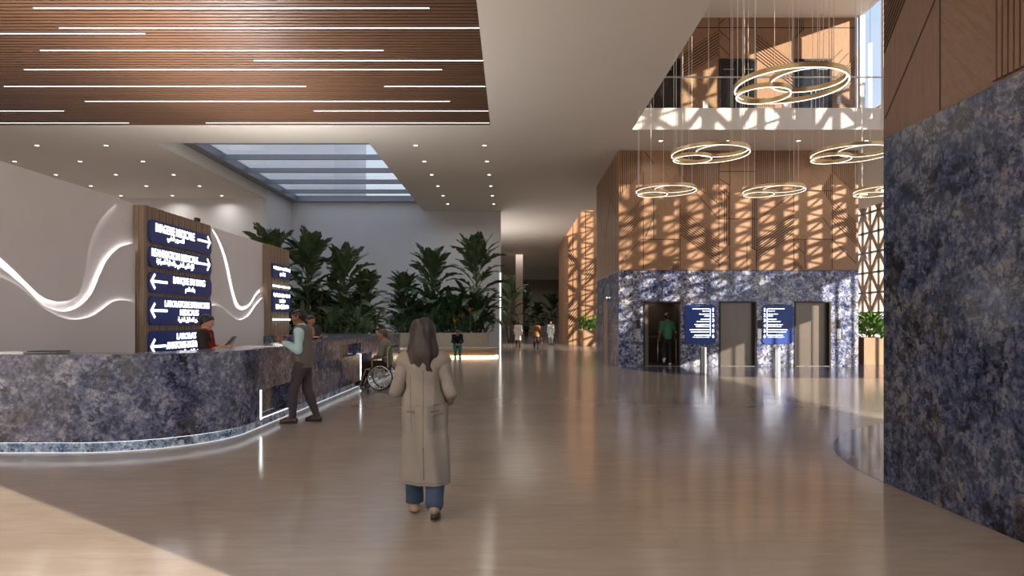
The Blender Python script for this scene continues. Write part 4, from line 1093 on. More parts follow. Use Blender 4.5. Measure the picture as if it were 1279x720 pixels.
def lerp(a,b,t): return Vector(a)*(1-t)+Vector(b)*t
class Figure:
    """joints in metres in the figure's own frame: facing +Y, +X is its right-hand side, feet at z=0"""
    def __init__(s,H,female=False,**over):
        k=H/1.75; s.k=k; s.f=female; sh=.172 if female else .19; hp=.095
        J=dict(pelvis=(0,0,.95),waist=(0,.0,1.09),chest=(0,0,1.30),neck=(0,-.015,1.475),head=(0,.025,1.635))
        for sd,x in (('l',-1),('r',1)):
            J[sd+'sh']=(x*sh,0,1.425); J[sd+'el']=(x*(sh+.055),-.03,1.12); J[sd+'wr']=(x*(sh+.06),.05,.87)
            J[sd+'hp']=(x*hp,0,.93); J[sd+'kn']=(x*(hp+.005),.02,.50); J[sd+'an']=(x*(hp+.005),-.02,.085); J[sd+'to']=(x*(hp+.02),.14,.03)
        s.J={a:Vector(v)*k for a,v in J.items()}
        for a,v in over.items():
            if a in s.J: s.J[a]=Vector(v)
        s.yaw=over.get('yaw',0.0); s.pitch=over.get('pitch',0.0); s.roll=over.get('roll',0.0)
        s.hands=over.get('hands',{})
        R=Euler((s.pitch,s.roll,s.yaw),'XYZ').to_matrix() if 'R' not in over else over['R']
        s.R=R
    def hd(s,r,f,u): return s.J['head']+s.R@(Vector((r,f,u))*s.k)
    def head(s):
        h=s.hd;k=s.k
        p=[cone(h(0,-.025,.03),h(0,.02,.028),.088*k,.085*k),cone(h(0,.03,.0),h(0,.042,-.07),.066*k,.047*k),cone(h(0,.066,-.094),h(0,.062,-.09),.024*k,.024*k),
           cone(h(-.025,.075,.032),h(.025,.075,.032),.022*k,.022*k),cone(h(-.038,.055,-.025),h(.038,.055,-.025),.034*k,.034*k)]
        fine=[cone(h(0,.098,.012),h(0,.116,-.024),.008*k,.0135*k),cone(h(-.016,.092,-.056),h(.016,.092,-.056),.0075*k,.0075*k),cone(h(-.014,.09,-.067),h(.014,.09,-.067),.008*k,.008*k)]
        for x in (-1,1): fine.append(cone(h(x*.087,-.012,.02),h(x*.083,-.005,-.032),.014*k,.009*k,))
        return p,fine
    def torso(s):
        J=s.J;k=s.k;f=s.f
        wr=.118 if f else .138; cr=.132 if f else .152; pr=.142 if f else .14
        sy=.72
        return [cone(J['pelvis'],J['waist'],pr*k,wr*k,sy),cone(J['waist'],J['chest'],wr*k,cr*k,sy),cone(J['chest'],lerp(J['chest'],J['neck'],.55),cr*k,.10*k,sy),
                cone(lerp(J['lsh'],J['neck'],.1),lerp(J['rsh'],J['neck'],.1),.056*k,.056*k),
                cone(J['lsh'],lerp(J['chest'],J['neck'],.35),.058*k,.09*k),cone(J['rsh'],lerp(J['chest'],J['neck'],.35),.058*k,.09*k)]
    def neck(s): return [cone(s.J['neck']-Vector((0,0,.03*s.k)),s.hd(0,-.018,-.05),.056*s.k,.052*s.k)]
    def arm(s,d,upto=1.0):
        J=s.J;k=s.k; a,e,w=J[d+'sh'],J[d+'el'],J[d+'wr']; L=[cone(a,lerp(a,e,min(1,upto*2)),.055*k,.042*k)]
        if upto>.5: L.append(cone(e,lerp(e,w,(upto-.5)*2),.042*k,.029*k))
        return L
    def leg(s,d):
        J=s.J;k=s.k
        return [cone(J[d+'hp'],J[d+'kn'],.088*k,.056*k),cone(J[d+'kn'],lerp(J[d+'kn'],J[d+'an'],.35),.056*k,.056*k),cone(lerp(J[d+'kn'],J[d+'an'],.35),J[d+'an'],.056*k,.038*k)]
    def foot(s,d):
        J=s.J;k=s.k; a,t=J[d+'an'],J[d+'to']; dv=(t-a); hl=a-Vector((dv.x,dv.y,0))*.25-Vector((0,0,.04*k)); 
        return [cone(a,hl,.036*k,.034*k),cone(hl,lerp(hl,t,.6)+Vector((0,0,.012*k)),.033*k,.036*k),cone(lerp(hl,t,.6)+Vector((0,0,.008*k)),t,.036*k,.026*k)]
    def hand(s,d):
        k=s.k; w=s.J[d+'wr']; e=s.J[d+'el']; o=s.hands.get(d,{})
        dr=Vector(o.get('dir',(w-e))).normalized(); n=Vector(o.get('palm',(1 if d=='l' else -1,0,0))); n=(n-dr*n.dot(dr)).normalized()
        t=Vector(o.get('thumb',(0,1,0))); t=(t-dr*t.dot(dr)-n*t.dot(n)); t=t.normalized() if t.length>.1 else dr.cross(n)
        curl=o.get('curl',.5); spread=o.get('spread',.12); P=[]
        for off in (-.026,0,.026): P.append(cone(w+dr*.012*k+t*off*.55*k,w+dr*.088*k+t*off*k,.0165*k,.0135*k))
        for i,(off,L) in enumerate(((.031,.070),(.0105,.080),(-.0105,.074),(-.031,.058))):
            a=w+dr*.088*k+t*off*k; g=(dr+t*spread*(off/.031)).normalized(); c1=curl*(.5+.1*i); c2=curl*(1.15+.12*i)
            b=a+(g*math.cos(c1)+n*math.sin(c1))*L*.52*k; c=b+(g*math.cos(c2)+n*math.sin(c2))*L*.5*k
            P+= [cone(a,b,.0098*k,.0088*k),cone(b,c,.0088*k,.0072*k)]
        a=w+dr*.028*k+t*.026*k; b=a+(dr*.62+t*.75+n*.15).normalized()*.042*k; c=b+(dr*.9+t*.25+n*.35).normalized()*.034*k
        P+= [cone(a,b,.0135*k,.0105*k),cone(b,c,.0105*k,.0085*k)]
        return P
    def bounds(s,pad=.28):
        P=list(s.J.values()); return [min(p[i] for p in P)-pad for i in range(3)],[max(p[i] for p in P)+pad for i in range(3)]
    def body(s,parent,mat,h=.009,legs=True):
        lo,hi=s.bounds(); F_=Field(lo,hi,h); k=s.k
        F_.add(s.torso(),.06*k); F_.add(s.neck(),.04*k); hp,fine=s.head(); F_.add(hp,.03*k)
        for d in 'lr': F_.add(s.arm(d),.03*k); F_.add(s.leg(d),.035*k); F_.add(s.foot(d),.02*k)
        F_.carve([cone(s.hd(x*.031,.097,.012),s.hd(x*.033,.097,.010),.013*k,.013*k) for x in (-1,1)])
        F_.add(fine,.010*k)
        for d in 'lr': F_.add(s.hand(d),.006*k)
        return field_obj('body',F_,mat,parent,1)
    def eyes(s,parent,brow=None):
        k=s.k
        for x in (-1,1):
            b=MB().mat(M['eye_white']); b.smooth=True; c=s.hd(x*.031,.084,.012); b.sphere(c,.0125*k,8); b.mat(M['eye_dark']); b.sphere(c+s.R@Vector((0,.0085*k,0)),.0062*k,6)
            b.build('eye',None,parent)
        if brow:
            b=MB(); b.smooth=True
            for x in (-1,1): b.tube([s.hd(x*.012,.099,.036),s.hd(x*.03,.097,.042),s.hd(x*.05,.086,.036)],.0045*k,6)
            b.build('eyebrows',brow,parent)
    def garment(s,name,parent,mat,prims,off,k=.04,cuts=(),h=.009,wr=.0025,ph=0.0,carve=(),smooth=1,extra=(),fx=23):
        lo,hi=s.bounds(.34); F_=Field(lo,hi,h); F_.add(prims,k*s.k,off*s.k)
        if extra: F_.add(extra,.012*s.k)
        if wr: F_.wrinkle(wr,fx,ph=ph)
        for n,c in cuts: F_.cut(n,c)
        if carve: F_.carve(carve)
        return field_obj(name,F_,mat,parent,smooth)
    def shoe(s,d,parent,mat,sole,h=.008):
        J=s.J;k=s.k; lo=[min(J[d+'an'][i],J[d+'to'][i])-.2 for i in range(3)]; hi=[max(J[d+'an'][i],J[d+'to'][i])+.2 for i in range(3)]
        F_=Field(lo,hi,h); F_.add(s.foot(d),.02*k,.010*k); 
        a,t=J[d+'an'],J[d+'to']
        up=(a-t); F_.cut((0,0,1),a.z+.015*k)
        if abs(t.z-.03*k)<.025: F_.cut((0,0,-1),-.012)
        o=field_obj('shoe',F_,mat,parent,1)
        if abs(t.z-.03*k)<.025:
            dv=Vector((t.x-a.x,t.y-a.y,0)).normalized(); sd=Vector((-dv.y,dv.x,0)); L=(Vector((t.x,t.y,0))-Vector((a.x,a.y,0))).length
            b=MB(); c0=Vector((a.x,a.y,0))-dv*L*.25; pts=[]
            for i in range(20):
                q=2*PI*i/20; x=math.cos(q); y=math.sin(q); ww=.044*k*(1+.12*x); p=c0+dv*(L*.62+L*.86*x)+sd*ww*y; pts.append((p.x,p.y))
            b.prism(pts,.0,.016); b.build('sole',sole,o)
        return o
M['eye_white']=plain('eye_white',srgb(215,210,204),.3,var=.01); M['eye_dark']=plain('eye_dark',srgb(40,28,20),.2,var=.01)
M['skin_a']=skin('skin_tan',srgb(176,128,100)); M['skin_b']=skin('skin_brown',srgb(140,96,72)); M['skin_c']=skin('skin_light',srgb(196,150,124))
def hairmat(name,c): 
    t=NT(name); v=t.coords((60,60,5)); n=t.noise(v,2.2,5,.65)
    t.base(t.ramp(n.outputs['Fac'],[(.3,tuple(x*.5 for x in c[:3])),(.7,tuple(min(1,x*1.5) for x in c[:3]))])); t.set(Roughness=.45); t.bump(n.outputs['Fac'],.5,.006); return t.m
M['hair_b']=hairmat('hair_brown',srgb(46,35,33)); M['hair_k']=hairmat('hair_black',srgb(30,25,23)); M['hair_g']=hairmat('hair_greybrown',srgb(84,68,56))
def short_hair(f,parent,mat,h=.008,full=.0):
    k=f.k; lo=[c-.2 for c in f.J['head']]; hi=[c+.2 for c in f.J['head']]
    F_=Field(lo,hi,h*.75); F_.add([cone(f.hd(0,-.028,.036),f.hd(0,.018,.036),(.096+full)*k,(.092+full)*k),cone(f.hd(0,-.05,.02),f.hd(0,-.045,-.045),.078*k,.062*k)],.02)
    # keep above the hair line: slanted plane from brow to nape, and clear the face
    u=f.R@Vector((0,.62,-.78)); F_.cut(u,u.dot(f.hd(0,.085,.062)))
    u=f.R@Vector((0,1,0)); F_.carve([cone(f.hd(0,.13,-.03),f.hd(0,.1,-.09),.075*k,.07*k)])
    F_.wrinkle(.0025,90,85,30)
    return field_obj('hair',F_,mat,parent,1)

# ------------------------------------------------------------------ woman walking away in the long coat
k=1.6/1.75
p=thing('person','woman seen from behind walking in a long beige coat, brown hair to her shoulders','person',(-.735,5.66,0),math.radians(3))
f=Figure(1.6,True,yaw=math.radians(-6),
 lhp=(-.085,0,.85),rhp=(.085,0,.85),lkn=(-.085,.10,.455),lan=(-.085,.11,.075),lto=(-.10,.26,.028),rkn=(.095,-.02,.45),ran=(.10,-.16,.135),rto=(.105,-.02,.03),
 lsh=(-.148,0,1.275),rsh=(.148,0,1.275),lel=(-.225,.0,1.03),lwr=(-.16,.20,1.05),rel=(.222,-.03,1.01),rwr=(.195,.16,.92),
 hands={'l':dict(dir=(.35,.9,.25),palm=(1,0,.1),thumb=(0,0,1),curl=1.0),'r':dict(dir=(-.2,.8,-.3),palm=(-1,.2,0),thumb=(0,.3,1),curl=.9)})
f.body(p,M['skin_c'],.009); f.eyes(p,M['hair_b'])
coatm=fabric('coat_beige_wool',srgb(136,129,121),.06,160)
J=f.J
skirt=[cone((0,-.005,.98),(0,0,.80),.126,.155,.74),cone((0,0,.80),(.0,.0,.27),.155,.178,.84),cone((-.06,.02,.6),(-.07,.03,.27),.115,.12,.95),cone((.06,-.03,.6),(.075,-.07,.27),.115,.125,1)]
lo,hi=f.bounds(.34); Fd=Field(lo,hi,.0075); Fd.add(f.torso(),.04,.018); Fd.add(skirt,.05,.012); Fd.add([cone(J[d+'sh']+Vector((0,0,0)),lerp(J['chest'],J['neck'],.8),.064,.07) for d in 'lr'],.03); Fd.add([cone((-.05,0,.92),(.05,0,.92),.125,.125,.95)],.05)
Fd.add([cone((-.05,-.01,1.345),(.05,-.01,1.345),.060,.060,.9)],.03)
Fd.wrinkle(.0100,40,15,2.2,.6,.26,.92); Fd.wrinkle(.0035,30,24,20,1.9,.9,1.4)
Fd.add([cone((-.150,-.07,.855),(-.085,-.125,.85),.013,.013),cone((.150,-.075,.855),(.085,-.13,.85),.013,.013)],.012)
Fd.carve([cone((.004,-.40,.62),(.004,-.40,1.22),.285,.290,.035,1),cone((.014,-.30,.27),(.012,-.30,.58),.13,.13,.05,1)])
Fd.cut((0,0,-1),-.275); Fd.cut((0,.12,1),1.43)
coat=field_obj('coat',Fd,coatm,p,1)
from mathutils.bvhtree import BVHTree
bv=BVHTree.FromPolygons([v.co for v in coat.data.vertices],[tuple(q.vertices) for q in coat.data.polygons])
seam_m=fabric('coat_seam_shadow',srgb(112,104,96),.06,160)
def seam(name,xa,xb,za,zb,r):
    pts=[]
    for i in range(25):
        t_=i/24; h_=bv.ray_cast(Vector((xa+(xb-xa)*t_,-1,za+(zb-za)*t_)),Vector((0,1,0)))[0]
        if h_ is not None: pts.append(h_)
    if len(pts)>3: MB().tube(pts,r,6).build(name,seam_m,coat,True)
seam('back_seam',.004,.004,1.20,.58,.0028); seam('back_vent',.006,.014,.58,.33,.0055); seam('side_seam',-.105,-.088,1.16,.70,.0028); seam('side_seam',.105,.088,1.16,.70,.0028); seam('waist_tab',-.13,-.065,.872,.868,.007); seam('waist_tab',.13,.065,.872,.868,.007); seam('hem_stitch',-.15,.16,.30,.30,.0022)
for d,up in (('l',.97),('r',.93)):
    Fd=Field(lo,hi,.0075); Fd.add([cone(J[d+'sh']+Vector((0,0,-.005)),J[d+'el'],.066,.053),cone(J[d+'el'],lerp(J[d+'el'],J[d+'wr'],up),.052,.047)],.03)
    Fd.wrinkle(.004,22,20,26,1.1 if d=='l' else 2.3)
    q=J[d+'wr']-J[d+'el']; q.normalize(); Fd.cut(q,q.dot(lerp(J[d+'el'],J[d+'wr'],up)))
    field_obj('sleeve',Fd,coatm,coat,1)
f.garment('trousers',p,fabric('denim_blue',srgb(62,78,98),.12,260),f.leg('l')+f.leg('r')+[cone(J['lkn'],J['lan'],.066,.062),cone(J['rkn'],J['ran'],.066,.062),cone((0,0,.84),(0,0,.9),.13,.12,.75)],.012,.03,[((0,0,-1),-.075)],.0085,.003)
sh=plain('suede_shoe_tan',srgb(158,132,106),.75); so=plain('shoe_sole_brown',srgb(78,60,48),.8)
f.shoe('l',p,sh,so)
o=f.shoe('r',p,sh,so); b=MB(); b.tube([J['ran']+Vector((0,-.055,-.075)),(.103,-.10,.03),(.105,-.03,.006),(.106,.03,.004)],[.030,.040,.038,.026],10); b.build('sole',so,o,True)
# long hair
lo=[c-.3 for c in J['head']]; hi=[c+.25 for c in J['head']]; lo[2]-=.35
Fd=Field(lo,hi,.0075)
h_=f.hd
Fd.add([cone(h_(0,-.03,.045),h_(0,.012,.045),.106*k,.1*k),cone(h_(0,-.045,.01),h_(0,-.07,-.17),.112*k,.122*k,.8,1.05),cone(h_(0,-.07,-.15),h_(.005,-.095,-.30),.118*k,.088*k,.62,1.1),cone(h_(.0,-.09,-.30),h_(.015,-.10,-.40),.085*k,.03*k,.5,1.1)],.04)
for x,z in ((-.085,-.36),(-.05,-.40),(.0,-.43),(.05,-.40),(.09,-.34)): Fd.add([cone(h_(x*.8,-.09,-.25),h_(x,-.105,z),.03*k,.008*k)],.02)
u=f.R@Vector((0,1,-.15)); Fd.carve([cone(h_(0,.13,.0),h_(0,.11,-.12),.092*k,.1*k)])
Fd.wrinkle(.0042,75,50,9,.3)
field_obj('hair',Fd,M['hair_b'],p,1)

# ------------------------------------------------------------------ man at the desk, facing -X
p=thing('person','man in grey vest and pale blue sleeves standing at the granite desk, hands raised','person',(-3.33,10.86,0),PI/2)
f=Figure(1.78,False,pitch=math.radians(-6),
 lhp=(-.10,0,.93),rhp=(.10,0,.93),lkn=(-.11,.12,.50),lan=(-.12,.13,.085),lto=(-.14,.29,.03),rkn=(.10,-.04,.50),ran=(.11,-.19,.085),rto=(.13,-.03,.03),
 pelvis=(0,0,.97),waist=(0,-.01,1.11),chest=(0,.0,1.33),neck=(0,.02,1.50),head=(0,.065,1.665),
 lsh=(-.19,.0,1.45),rsh=(.19,.0,1.45),lel=(-.25,-.0,1.15),lwr=(-.20,.24,1.27),rel=(.24,.08,1.17),rwr=(.14,.32,1.25),
 hands={'l':dict(dir=(.1,.75,.55),palm=(.9,-.2,.3),thumb=(0,-.4,1),curl=.45,spread=.3),'r':dict(dir=(-.3,.9,.2),palm=(-.4,0,1),thumb=(.3,.6,.4),curl=.4,spread=.25)})
J=f.J
f.body(p,M['skin_b'],.0085); f.eyes(p,M['hair_k']); short_hair(f,p,M['hair_k'])
f.garment('shirt',p,fabric('shirt_pale_blue',srgb(176,206,212),.05,240),f.torso()+f.arm('l',.97)+f.arm('r',.97)+[cone(J['neck']-Vector((0,0,.05)),J['neck']+Vector((0,.01,.02)),.062,.06)],.014,.045,[((0,0,-1),-.98)],.0085,.0035,.4)
f.garment('vest',p,fabric('vest_grey_wool',srgb(108,105,100),.08,200),f.torso()+[cone((0,-.01,.86),(0,0,1.1),.165,.155,.72)],.026,.05,[((0,0,-1),-.87)],.0085,.003,1.3,
  carve=[cone(J['lsh']+Vector((-.03,0,-.02)),J['lsh']+Vector((-.12,0,-.05)),.085,.10),cone(J['rsh']+Vector((.03,0,-.02)),J['rsh']+Vector((.12,0,-.05)),.085,.10),cone(J['neck']+Vector((0,.10,.02)),J['neck']+Vector((0,.16,-.16)),.075,.03)])
f.garment('trousers',p,fabric('trousers_charcoal',srgb(74,66,68),.08,220),f.leg('l')+f.leg('r')+[cone((0,0,.9),(0,0,1.0),.135,.13,.74)],.014,.04,[((0,0,-1),-.07),((0,0,1),1.03)],.0085,.0035,2.2)
sm_=plain('leather_brown',srgb(74,50,38),.4); ss_=plain('sole_black',srgb(34,28,26),.7)
for d in 'lr': f.shoe(d,p,sm_,ss_)

# ------------------------------------------------------------------ receptionists
def receptionist(loc,rz,label,H,jacket,scarf,tablet=True,female=True,skinm='skin_c',hair='hair_k'):
    p=thing('person',label,'person',loc,rz)
    f=Figure(H,female,pitch=math.radians(-14),lel=(-.22*H/1.7,.06,1.12*H/1.7),rel=(.225*H/1.7,.08,1.10*H/1.7),lwr=(-.09,.32,1.22*H/1.7),rwr=(.12,.31,1.20*H/1.7),
      hands={'l':dict(dir=(.2,.9,.2),palm=(.5,-.1,.85),thumb=(-.6,.3,.6),curl=.5),'r':dict(dir=(-.15,.95,.1),palm=(-.3,0,-.9),thumb=(-.9,.2,.2),curl=.35)})
    J=f.J; f.body(p,M[skinm],.0085); f.eyes(p,M['hair_k'])
    k=f.k
    if female:
        short_hair(f,p,M[hair],full=.006)
        o=MB(); o.smooth=True; o.sphere(f.hd(0,-.125,.02),.042*k,10); o.build('hair_bun',M[hair],p)
    else: short_hair(f,p,M[hair])
    f.garment('jacket',p,jacket,f.torso()+f.arm('l',.70)+f.arm('r',.62),.02,.045,[((0,0,-1),-.84*k)],.0085,.003,.7,carve=[cone(J['neck']+Vector((0,.13,.03)),J['chest']+Vector((0,.15,-.1)),.075,.035)])
    if scarf is not None:
        f.garment('scarf',p,scarf,[cone(J['neck']+Vector((-.05,-.01,.0)),J['neck']+Vector((.05,-.01,.0)),.075,.075,.95),cone(J['neck']+Vector((-.03,.06,-.03)),J['chest']+Vector((-.02,.11,-.12)),.06,.07,.7),cone(J['neck']+Vector((.05,.05,-.03)),J['chest']+Vector((.06,.10,-.20)),.055,.06,.7),cone(J['neck']+Vector((.1,.0,-.06)),J['chest']+Vector((.10,.08,-.1)),.05,.05,.8)],.006,.04,[((0,0,1),J['neck'].z+.055)],.0085,.006,.2)
    f.garment('trousers',p,fabric('staff_trousers',srgb(40,38,42),.08,220),f.leg('l')+f.leg('r')+[cone((0,0,.9*k),(0,0,1.0*k),.135*k,.125*k,.74)],.014,.04,[((0,0,-1),-.07)],.011,.002)
    for d in 'lr': f.shoe(d,p,M['black'],ss_)
    return p,f
jk=fabric('jacket_dark_olive',srgb(54,48,46),.08,220); red=fabric('scarf_red',srgb(150,28,38),.1,180)
receptionist((-5.06,11.25,0),-PI/2+math.radians(8),'receptionist with red scarf and dark jacket holding a tablet behind the desk',1.70,jk,red)
t=thing('tablet','dark tablet held tilted by the receptionist in the red scarf','tablet',(-4.655,11.25,1.265))
T=Matrix.Rotation(math.radians(-46),4,'Y')
MB().bevbox(-.125,.125,-.09,.09,0,.008,.003,T).build('case',M['steel_dark'],t); MB().bevbox(-.115,.115,-.08,.08,.0085,.0105,.001,T).build('screen',M['black'],t)
receptionist((-4.95,16.7,0),-PI/2-math.radians(35),'second receptionist half hidden behind the man at the desk',1.74,fabric('uniform_grey',srgb(70,66,70),.08,200),None,skinm='skin_a',female=False)

# ------------------------------------------------------------------ man in the wheelchair, facing -X
WX,WY=-3.12,16.05
p=thing('person','man in grey green shirt sitting in the wheelchair by the granite desk','person',(WX,WY,0),PI/2)
f=Figure(1.76,False,pitch=math.radians(4),pelvis=(0,-.17,.60),waist=(0,-.19,.74),chest=(0,-.16,.97),neck=(0,-.12,1.145),head=(0,-.065,1.30),
 lsh=(-.19,-.14,1.09),rsh=(.19,-.14,1.09),lel=(-.25,-.06,.81),lwr=(-.10,.13,.73),rel=(.25,-.06,.81),rwr=(.08,.16,.74),
 lhp=(-.10,-.14,.57),rhp=(.10,-.14,.57),lkn=(-.13,.30,.62),rkn=(.13,.30,.62),lan=(-.12,.37,.21),ran=(.12,.37,.21),lto=(-.13,.53,.155),rto=(.13,.53,.155),
 hands={'l':dict(dir=(.7,.6,-.1),palm=(0,-.2,-1),thumb=(.3,1,0),curl=.7),'r':dict(dir=(-.7,.5,-.1),palm=(0,-.2,-1),thumb=(-.3,1,0),curl=.7)})
J=f.J; f.body(p,M['skin_a'],.0085); f.eyes(p,M['hair_g']); short_hair(f,p,M['hair_g'])
f.garment('shirt',p,fabric('shirt_grey_green',srgb(118,122,108),.06,220),f.torso()+f.arm('l',.72)+f.arm('r',.72),.02,.045,[((0,0,-1),-.56),((0,0,1),1.16)],.0085,.004,.3)
f.garment('trousers',p,fabric('trousers_dark',srgb(52,48,46),.08,220),f.leg('l')+f.leg('r')+[cone((0,-.17,.58),(0,-.18,.68),.14,.13,.8)],.014,.04,[((0,0,-1),-.19)],.0085,.0035,1.1)
for d in 'lr':
    lo=[min(J[d+'an'][i],J[d+'to'][i])-.2 for i in range(3)]; hi=[max(J[d+'an'][i],J[d+'to'][i])+.2 for i in range(3)]
    Fd=Field(lo,hi,.009); Fd.add(f.foot(d),.02,.012); Fd.cut((0,0,1),.235); Fd.cut((0,0,-1),-.128); field_obj('shoe',Fd,M['black'],p,1)
# wheelchair
wc=thing('wheelchair','manual wheelchair with silver frame and spoked wheels beside the granite desk','wheelchair',(WX,WY,0),PI/2)
Ry=Matrix.Rotation(PI/2,4,'Y')
def wheel(x,y,z,R,tr,nsp,name):
    T=Matrix.Translation((x,y,z))@Ry
    ri=[(R-tr)*.0+ (R-tr) ,]
    tire=MB(); tire.tube([T@Vector(((R-tr)*math.cos(2*PI*i/48),(R-tr)*math.sin(2*PI*i/48),0)) for i in range(48)],tr,8,True)
    o=tire.build(name,M['rubber'],wc,True)
    q=MB(); q.smooth=True; r2=R-tr*2.2; q.tube([T@Vector((r2*math.cos(2*PI*i/48),r2*math.sin(2*PI*i/48),0)) for i in range(48)],tr*.55,6,True); q.build('rim',M['chrome'],o)
    q=MB(); 
    for i in range(nsp):
        a=2*PI*i/nsp; q.tube([T@Vector((0.02*math.cos(a+.5),.02*math.sin(a+.5),.02*(-1)**i)),T@Vector((r2*math.cos(a),r2*math.sin(a),0))],.0022 if nsp>8 else .008,5)
    q.build('spokes',M['chrome'],o)
    MB().cyl((0,0,-.035),.028,.07,16,T).build('hub',M['steel_dark'],o)
    return o
for s in (-1,1):
    o=wheel(s*.295,-.06,.305,.302,.016,20,'rear_wheel')
    q=MB(); T=Matrix.Translation((s*.345,-.06,.305))@Ry; q.tube([T@Vector((.262*math.cos(2*PI*i/48),.262*math.sin(2*PI*i/48),0)) for i in range(48)],.0095,8,True); q.build('hand_rim',M['chrome'],o,True)
    wheel(s*.24,.33,.075,.074,.016,5,'caster')
    b=MB(); b.smooth=True
    b.tube(catmull([(s*.25,-.30,1.02),(s*.25,-.24,.95),(s*.25,-.235,.55),(s*.25,-.22,.33),(s*.25,.20,.31)],5),.0125,8)
    b.tube(catmull([(s*.25,-.235,.50),(s*.25,.22,.50),(s*.25,.30,.42),(s*.22,.40,.16),(s*.2,.44,.13)],5),.0125,8)
    b.tube([(s*.25,.2,.31),(s*.25,.2,.50)],.011,8); b.tube([(s*.24,.33,.075),(s*.24,.30,.2),(s*.25,.24,.33)],.010,8); b.tube([(s*.25,-.06,.5),(s*.29,-.06,.305)],.012,8)
    b.tube(catmull([(s*.27,-.235,.78),(s*.27,.05,.79),(s*.27,.12,.74),(s*.27,.12,.50)],4),.011,8)
    b.build('side_frame',plain('silver_frame',srgb(196,184,150),.3,.8),wc)
    MB().bevbox(s*.27-.025,s*.27+.025,-.2,.08,.79,.82,.01).build('armrest',M['black'],wc)
    MB().tube([(s*.25,-.30,1.02),(s*.25,-.40,1.025)],.017,10).build('push_handle',M['rubber'],wc)
    MB().bevbox(s*.13-.075,s*.13+.075,.36,.54,.105,.125,.006).build('footplate',M['black'],wc)
    MB().tube([(s*.13,.45,.112),(s*.2,.44,.13)],.009,8).build('footplate_bracket',M['steel'],wc)
MB().bevbox(-.235,.235,-.21,.22,.49,.53,.015).build('seat',M['black'],wc)
b=MB(); T=Matrix.Translation((0,-.245,.53)); b.bevbox(-.24,.24,-.018,.018,0,.42,.012,T); b.build('backrest',M['black'],wc)
b=MB(); b.tube([(-.25,.0,.33),(.25,.0,.49)],.009,8); b.tube([(.25,.0,.33),(-.25,.0,.49)],.009,8); b.build('cross_brace',M['steel'],wc)

# ------------------------------------------------------------------ man with crutches entering the lift
p=thing('person','man in green T shirt with two crutches walking into the open lift','person',(5.62,24.75,.012),math.radians(2))
f=Figure(1.88,False,lel=(-.30,-.06,1.20),lwr=(-.295,.09,.985),rel=(.30,-.06,1.20),rwr=(.31,.09,.985),lsh=(-.205,0,1.53),rsh=(.205,0,1.53),
 lkn=(-.13,.13,.56),lan=(-.16,-.14,.30),lto=(-.17,-.13,.14),rkn=(.10,.03,.53),ran=(.09,.0,.09),rto=(.11,.17,.03),
 hands={'l':dict(dir=(0,.5,-.85),palm=(1,.1,0),thumb=(0,1,.3),curl=1.5),'r':dict(dir=(0,.5,-.85),palm=(-1,.1,0),thumb=(0,1,.3),curl=1.5)})
J=f.J; f.body(p,M['skin_b'],.009); short_hair(f,p,M['hair_k']); f.eyes(p)
f.garment('tshirt',p,fabric('tshirt_green',srgb(62,112,84),.06,220),f.torso()+f.arm('l',.36)+f.arm('r',.36)+[cone((0,0,.98),(0,0,1.2),.16,.15,.74)],.022,.045,[((0,0,-1),-.96),((0,0,1),1.615)],.009,.004,.9)
f.garment('trousers',p,fabric('trousers_black',srgb(48,46,48),.08,220),f.leg('l')+f.leg('r')+[cone((0,0,.98),(0,0,1.06),.145,.14,.74)],.014,.04,[((0,0,-1),-.075)],.009,.0035,.5)
wsh=plain('white_sneaker',srgb(206,202,196),.6)
f.shoe('r',p,wsh,wsh); 
Fd=Field([J['lan'][i]-.25 for i in range(3)],[J['lan'][i]+.25 for i in range(3)],.008); Fd.add(f.foot('l'),.02,.012); field_obj('shoe',Fd,wsh,p,1)
for s,l,m in ((-1,'grey forearm crutch in the left hand of the man in the green T shirt',M['steel']),(1,'yellow forearm crutch in the right hand of the man in the green T shirt',plain('crutch_yellow',srgb(236,208,120),.4))):
    hx=5.62+(.31 if s>0 else -.30); t=thing('crutch',l,'crutch',(hx+s*.03,24.86,0))
    MB().tube([(0,0,.03),(0,-.015,.93)],.016,8).build('shaft',m,t,True)
    MB().tube([(0,-.015,.93),(-s*.02,-.03,1.02),(-s*.03,-.10,1.20)],.0115,8).build('upper_shaft',M['steel'],t,True)
    MB().tube([(0,-.02,.92),(0,.10,.925)],.016,8).build('hand_grip',M['rubber'],t,True)
    MB().cyl((0,0,.0),.02,.05,12,None,.015).build('rubber_tip',M['rubber'],t,True)
    b=MB(); b.tube([(-s*.03+.055*math.cos(a),-.10+.055*math.sin(a),1.20) for a in [PI*.2+i*PI*1.6/12 for i in range(13)]],.008,6); b.build('arm_cuff',M['black'],t,True)
    if s>0:
        b=MB()
        for i in range(7): b.cyl((0,-.0005-.002*i,.12+.115*i),.0175,.05,10)
        b.build('reflective_bands',M['white_bar'],t)

